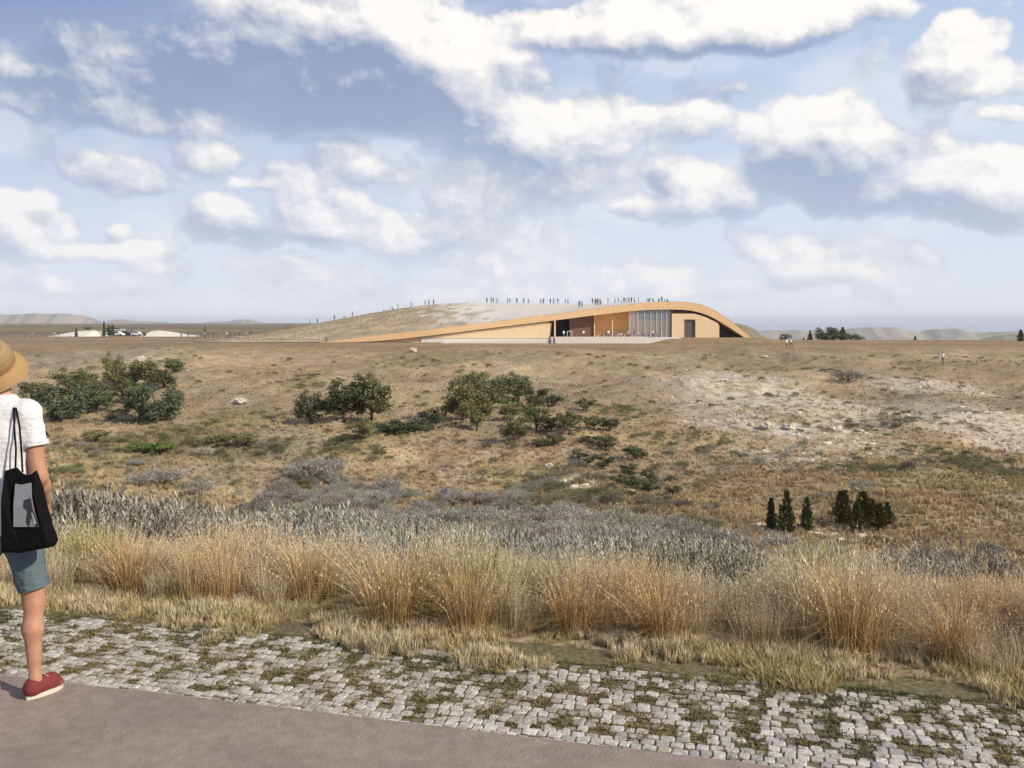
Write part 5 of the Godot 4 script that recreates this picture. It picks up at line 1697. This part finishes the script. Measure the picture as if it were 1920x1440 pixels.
	flesh(s, [[hc + Vector3(0, 0.035, 0.03), hc + Vector3(0, 0.02, 0.0), 0.086, 0.086, Color.WHITE], [hc + Vector3(0, -0.03, 0.05), hc + Vector3(0, -0.075, 0.045), 0.055, 0.035, Color.WHITE]], 0.008, 0.03)
	part("hair", s.mesh(), paint(Color(0.12, 0.07, 0.04), 0.7), who)
	# t-shirt
	var fab := fnoise(131, 6.0, 3)
	s = Soup.new()
	var shirt := [[Vector3(-0.008, 1.04, 0.0), Vector3(-0.01, 0.80, 0.0), 0.145, 0.168, Color.WHITE, 0.78, true], [Vector3(-0.008, 1.02, 0.0), Vector3(-0.008, 1.27, 0.005), 0.137, 0.152, Color.WHITE, 0.7], [Vector3(-0.008, 1.27, 0.005), Vector3(-0.008, 1.37, 0.008), 0.15, 0.115, Color.WHITE, 0.66], [Vector3(-0.135, 1.385, 0.008), Vector3(0.115, 1.385, 0.008), 0.066, 0.066, Color.WHITE],
		[Vector3(0.0, 1.41, 0.01), Vector3(-0.008, 1.455, 0.008), 0.075, 0.064, Color.WHITE, 0.9, true]]
	for q in [[sho_r, elb_r, 1.0], [sho_l, elb_l, -1.0]]:
		var e: Vector3 = q[0].lerp(q[1], 0.5) + Vector3(0.006 * q[2], 0, 0)
		shirt.append([q[0] + Vector3(-0.005 * q[2], -0.005, 0), e, 0.062, 0.060, Color.WHITE, 1.0, true])
	flesh(s, shirt, 0.011, 0.03)
	crumple(s, fab, 0.013)
	var cloth := grained(paint(Color(0.74, 0.74, 0.76), 0.9), cloth_of(132, 0.05, Color(0.57, 0.57, 0.59), Color(0.64, 0.64, 0.66), 256), 9.0)
	cloth.heightmap_enabled = true
	cloth.heightmap_texture = cloth_of(137, 0.011, Color.BLACK, Color.WHITE, 256, 3)
	cloth.heightmap_scale = 0.55
	cloth.rim_enabled = true
	cloth.rim = 0.2
	var tee := part("t_shirt", s.mesh(), cloth, who)
	s = Soup.new()
	for q in [[sho_r, elb_r, 1.0], [sho_l, elb_l, -1.0]]:
		var e: Vector3 = q[0].lerp(q[1], 0.5) + Vector3(0.006 * q[2], 0, 0)
		var n: Vector3 = (q[1] - q[0]).normalized()
		s.tube([e - n * 0.022, e - n * 0.004, e + n * 0.002], [0.0615, 0.0622, 0.0605], 24, Color.WHITE, false)
	part("sleeve_hem", s.mesh(), cloth, tee)
	# shorts
	s = Soup.new()
	var sh := [[Vector3(-0.01, 0.86, 0), Vector3(-0.01, 0.92, 0), 0.155, 0.142, Color.WHITE, 0.74], [Vector3(0.07, 0.83, 0.0), knee_r + Vector3(0.002, 0.075, 0.005), 0.092, 0.068, Color.WHITE, 1.0, true], [Vector3(-0.09, 0.83, 0.0), knee_l + Vector3(-0.002, 0.075, 0.005), 0.092, 0.068, Color.WHITE, 1.0, true]]
	flesh(s, sh, 0.011, 0.03)
	crumple(s, fab, 0.012)
	var twill := grained(paint(Color(0.085, 0.13, 0.145), 0.9), cloth_of(133, 0.06, Color(0.065, 0.10, 0.115), Color(0.11, 0.155, 0.165), 256), 8.0)
	twill.heightmap_enabled = true
	twill.heightmap_texture = cloth.heightmap_texture
	twill.heightmap_scale = 0.7
	var shorts := part("shorts", s.mesh(), twill, who)
	s = Soup.new()
	for q in [[knee_r + Vector3(0.002, 0.075, 0.005), Vector3(0.07, 0.83, 0.0)], [knee_l + Vector3(-0.002, 0.075, 0.005), Vector3(-0.09, 0.83, 0.0)]]:
		var e: Vector3 = q[0]
		var n: Vector3 = (q[0] - q[1]).normalized()
		s.tube([e - n * 0.026, e - n * 0.022, e + n * 0.002, e + n * 0.003], [0.0735, 0.0752, 0.0722, 0.068], 26, Color.WHITE, false)
	part("hem", s.mesh(), twill, shorts)
	# shoes: white sole, red canvas, laces
	for q in [[ank_r, 0.45, "shoe"], [ank_l, 0.5, "shoe"]]:
		var a: float = q[1]
		var f := Vector3(sin(a), 0, -cos(a))
		var side := Vector3(cos(a), 0, sin(a))
		var at0: Vector3 = Vector3(q[0].x, 0, q[0].z) + f * 0.014
		var up := Soup.new()
		var red := Color(0.17, 0.038, 0.038)
		flesh(up, [[at0 - f * 0.030 + Vector3(0, 0.05, 0), at0 - f * 0.028 + Vector3(0, 0.068, 0), 0.035, 0.032, red], [at0 - f * 0.03 + Vector3(0, 0.05, 0), at0 + f * 0.075 + Vector3(0, 0.048, 0), 0.04, 0.038, red], [at0 + f * 0.075 + Vector3(0, 0.045, 0), at0 + f * 0.112 + Vector3(0, 0.036, 0) - side * 0.006, 0.037, 0.026, red], [at0 + f * 0.02 + Vector3(0, 0.074, 0), at0 + f * 0.075 + Vector3(0, 0.058, 0), 0.024, 0.028, red]], 0.008, 0.02)
		for i in up.v.size():
			if up.v[i].y < 0.021: up.v[i].y = 0.021
		var shoe := part("shoe", up.mesh(), tinted(0.85), who)
		var sole := Soup.new()
		var outline := []
		for k in 22:
			var g := TAU * k / 22
			var len_at := cos(g)
			var wide := 0.037 + 0.006 * len_at - 0.006 * maxf(0.0, -len_at)
			outline.append(at0 + f * (0.038 + len_at * 0.100) + side * sin(g) * wide)
		for k in 22:
			var b: Vector3 = outline[k]; var c: Vector3 = outline[(k + 1) % 22]
			var mid := at0 + f * 0.05
			sole.quad(b + Vector3(0, 0.001, 0), c + Vector3(0, 0.001, 0), c + Vector3(0, 0.022, 0), b + Vector3(0, 0.022, 0))
			sole.tri(mid + Vector3(0, 0.024, 0), c + Vector3(0, 0.022, 0), b + Vector3(0, 0.022, 0), Color.WHITE)
		part("sole", sole.mesh(), paint(Color(0.55, 0.51, 0.44), 0.8), shoe)
		var cap := Soup.new()
		flesh(cap, [[at0 + f * 0.103 + Vector3(0, 0.032, 0), at0 + f * 0.115 + Vector3(0, 0.028, 0) - side * 0.004, 0.036, 0.0275, Color.WHITE]], 0.006, 0.02)
		for i in cap.v.size():
			if cap.v[i].y < 0.0215: cap.v[i].y = 0.0215
		part("toe_cap", cap.mesh(), paint(Color(0.20, 0.05, 0.048), 0.7), shoe)
		var lace := Soup.new()
		for k in 4:
			var c := at0 + f * (0.035 + k * 0.018) + Vector3(0, 0.097 - k * 0.0068, 0)
			lace.tube([c - side * 0.022 - Vector3(0, 0.01, 0), c, c + side * 0.022 + f * 0.006 - Vector3(0, 0.01, 0)], [0.0025, 0.0025, 0.0025], 5)
		part("laces", lace.mesh(), paint(Color(0.75, 0.72, 0.66), 0.8), shoe)
	hat(who, hc)
	tote(who)

func crumple(s: Soup, n: FastNoiseLite, much: float) -> void:
	for i in s.v.size():
		var p := s.v[i]
		s.v[i] = p + s.n[i] * n.get_noise_3d(p.x * 1.4, p.y * 0.8, p.z * 1.4) * much

func hat(who: Node3D, hc: Vector3) -> void:
	var straw := grained(paint(Color(0.62, 0.43, 0.20), 0.85), cloth_of(141, 0.12, Color(0.23, 0.15, 0.072), Color(0.37, 0.255, 0.135), 256), 7.0)
	var o := thing("straw_hat", "straw hat with a drooping brim on the person's head", "hat", who.position + hc + Vector3(0.0, 0.045, 0.03))
	o.basis = Basis(Quaternion(Vector3.UP, Vector3(0.14, 0.72, 0.68).normalized())).scaled_local(Vector3.ONE * 0.93)
	# turned on a lathe: crown, then a wavy brim
	var turned := func(rr: Array, yy: Array, wave: float, thick: float) -> Soup:
		var s := Soup.new()
		var seg := 48
		for k in rr.size() - 1:
			for j in seg:
				var q := []
				for c in [[k, j], [k + 1, j], [k + 1, j + 1], [k, j + 1]]:
					var a: float = TAU * c[1] / seg
					var f: float = float(c[0]) / (rr.size() - 1)
					q.append(Vector3(cos(a) * rr[c[0]] * 0.94, yy[c[0]] + sin(a * 2.0 + 0.6) * wave * f * f + sin(a * 3.0) * wave * 0.4 * f, sin(a) * rr[c[0]]))
				s.quad(q[0], q[1], q[2], q[3])
				s.quad(q[3] - Vector3(0, thick, 0), q[2] - Vector3(0, thick, 0), q[1] - Vector3(0, thick, 0), q[0] - Vector3(0, thick, 0))
		return s
	part("crown", (turned.call([0.001, 0.03, 0.06, 0.082, 0.095, 0.1, 0.102], [0.098, 0.108, 0.11, 0.098, 0.07, 0.03, 0.0], 0.0, 0.002) as Soup).mesh(), straw, o)
	part("brim", (turned.call([0.100, 0.115, 0.13, 0.145, 0.156, 0.158], [0.0, -0.006, -0.02, -0.040, -0.062, -0.068], 0.012, 0.003) as Soup).mesh(), grained(paint(Color.WHITE, 0.85), cloth_of(142, 0.12, Color(0.26, 0.155, 0.06), Color(0.42, 0.275, 0.125), 256), 7.0), o)
	part("band", (turned.call([0.1005, 0.103, 0.1045], [0.032, 0.016, 0.003], 0.0, 0.001) as Soup).mesh(), paint(Color(0.25, 0.14, 0.06), 0.8), o)

func tote(who: Node3D) -> void:
	var black := grained(paint(Color(0.012, 0.012, 0.014), 0.8), cloth_of(151, 0.08, Color(0.004, 0.004, 0.0045), Color(0.010, 0.010, 0.011), 256), 10.0)
	black.metallic_specular = 0.15
	var at0 := who.position + Vector3(0.194, 0.783, 0.155)
	var o := thing("tote_bag", "black tote bag with a grey printed panel hanging from the person's shoulder", "bag", at0)
	# outline in metres round the middle of the bag's mouth, from photograph pixels over 392 a metre
	var pt := func(px: float, py: float) -> Vector2: return Vector2((px - 44.0) / 392.0, (1000.0 - py) / 392.0 + 0.045)
	var shape := [[5, 1034], [40, 1035], [95, 1025], [99, 1016], [88, 985], [78, 950], [70, 915], [63, 884], [55, 890], [45, 893], [35, 888], [26, 878], [6, 884], [4, 940]]
	var s := Soup.new()
	var rings := []
	for k in 5:
		var g: float = [0.86, 0.97, 1.0, 0.97, 0.86][k]
		var z: float = [-0.045, -0.035, 0.0, 0.035, 0.045][k]
		var ring := []
		for q in shape:
			var p: Vector2 = pt.call(q[0], q[1])
			var c: Vector2 = pt.call(46.0, 970.0)
			var r := c + (p - c) * (g if q[1] > 900 else lerpf(g, 1.0, 0.8))
			var thin: float = 0.25 if q[1] < 900 else 1.0
			ring.append(Vector3(r.x, r.y, z * thin))
		rings.append(ring)
	var m := shape.size()
	for k in 4:
		for j in m:
			var j2 := (j + 1) % m
			s.quad(rings[k][j], rings[k][j2], rings[k + 1][j2], rings[k + 1][j])
	for k in [0, 4]:
		var flat := PackedVector2Array()
		for p in rings[k]: flat.append(Vector2(p.x, p.y))
		var idx := Geometry2D.triangulate_polygon(flat)
		for i in range(0, idx.size(), 3):
			s.tri(rings[k][idx[i]], rings[k][idx[i + 1]], rings[k][idx[i + 2]], Color.WHITE)
	part("bag_body", s.mesh(), black, o)
	# the printed panel with its dark brush figure
	var sheet := func(pts: Array, z: float, z_top: float) -> Soup:
		var f := PackedVector2Array()
		for q in pts: f.append(pt.call(q[0], q[1]))
		var r := Soup.new()
		var idx := Geometry2D.triangulate_polygon(f)
		var lift := func(p: Vector2) -> Vector3: return Vector3(p.x, p.y, lerpf(z, z_top, smoothstep(0.16, 0.33, p.y)))
		for i in range(0, idx.size(), 3):
			r.tri(lift.call(f[idx[i]]), lift.call(f[idx[i + 1]]), lift.call(f[idx[i + 2]]), Color.WHITE)
		return r
	var panel := part("printed_panel", (sheet.call([[31, 984], [31, 945], [31, 906], [42, 908], [61, 904], [64, 930], [70, 955], [78, 984]], 0.049, 0.03) as Soup).mesh(), paint(Color(0.20, 0.205, 0.235), 0.85), o)
	part("print", (sheet.call([[50, 935], [62, 932], [66, 950], [72, 965], [78, 983], [72, 984], [64, 966], [60, 985], [54, 975], [57, 955], [49, 948]], 0.0505, 0.032) as Soup).mesh(), paint(Color(0.02, 0.02, 0.025), 0.8), panel)
	part("print", (sheet.call([[64, 958], [67, 958], [74, 978], [70, 980]], 0.052, 0.034) as Soup).mesh(), paint(Color(0.30, 0.31, 0.34), 0.8), panel)
	# two straps over the shoulder
	for q in [[36, 26, 0.02], [40, 36, -0.02]]:
		s = Soup.new()
		var a: Vector2 = pt.call(q[1], 884.0)
		var top_x: float = (q[0] - 40.0) / 385.0 - 0.092
		var path := [Vector3(a.x, a.y - 0.01, q[2] * 0.4), Vector3(a.x - 0.012, 0.44, -0.02), Vector3(a.x - 0.034, 0.545, -0.045), Vector3(top_x, 0.628, -0.085), Vector3(top_x + 0.002, 0.655, -0.150), Vector3(top_x + 0.002, 0.625, -0.215), Vector3(a.x - 0.02, 0.47, -0.29)]
		for k in path.size() - 1:
			var d: Vector3 = (path[k + 1] - path[k]).normalized()
			var side := Vector3.RIGHT * 0.0042
			var n := d.cross(Vector3.RIGHT).normalized() * 0.0018
			s.quad(path[k] - side + n, path[k + 1] - side + n, path[k + 1] + side + n, path[k] + side + n)
			s.quad(path[k] + side - n, path[k + 1] + side - n, path[k + 1] - side - n, path[k] - side - n)
			s.quad(path[k] - side - n, path[k + 1] - side - n, path[k + 1] - side + n, path[k] - side + n)
			s.quad(path[k] + side + n, path[k + 1] + side + n, path[k + 1] + side - n, path[k] + side - n)
		part("strap", s.mesh(), black, o)
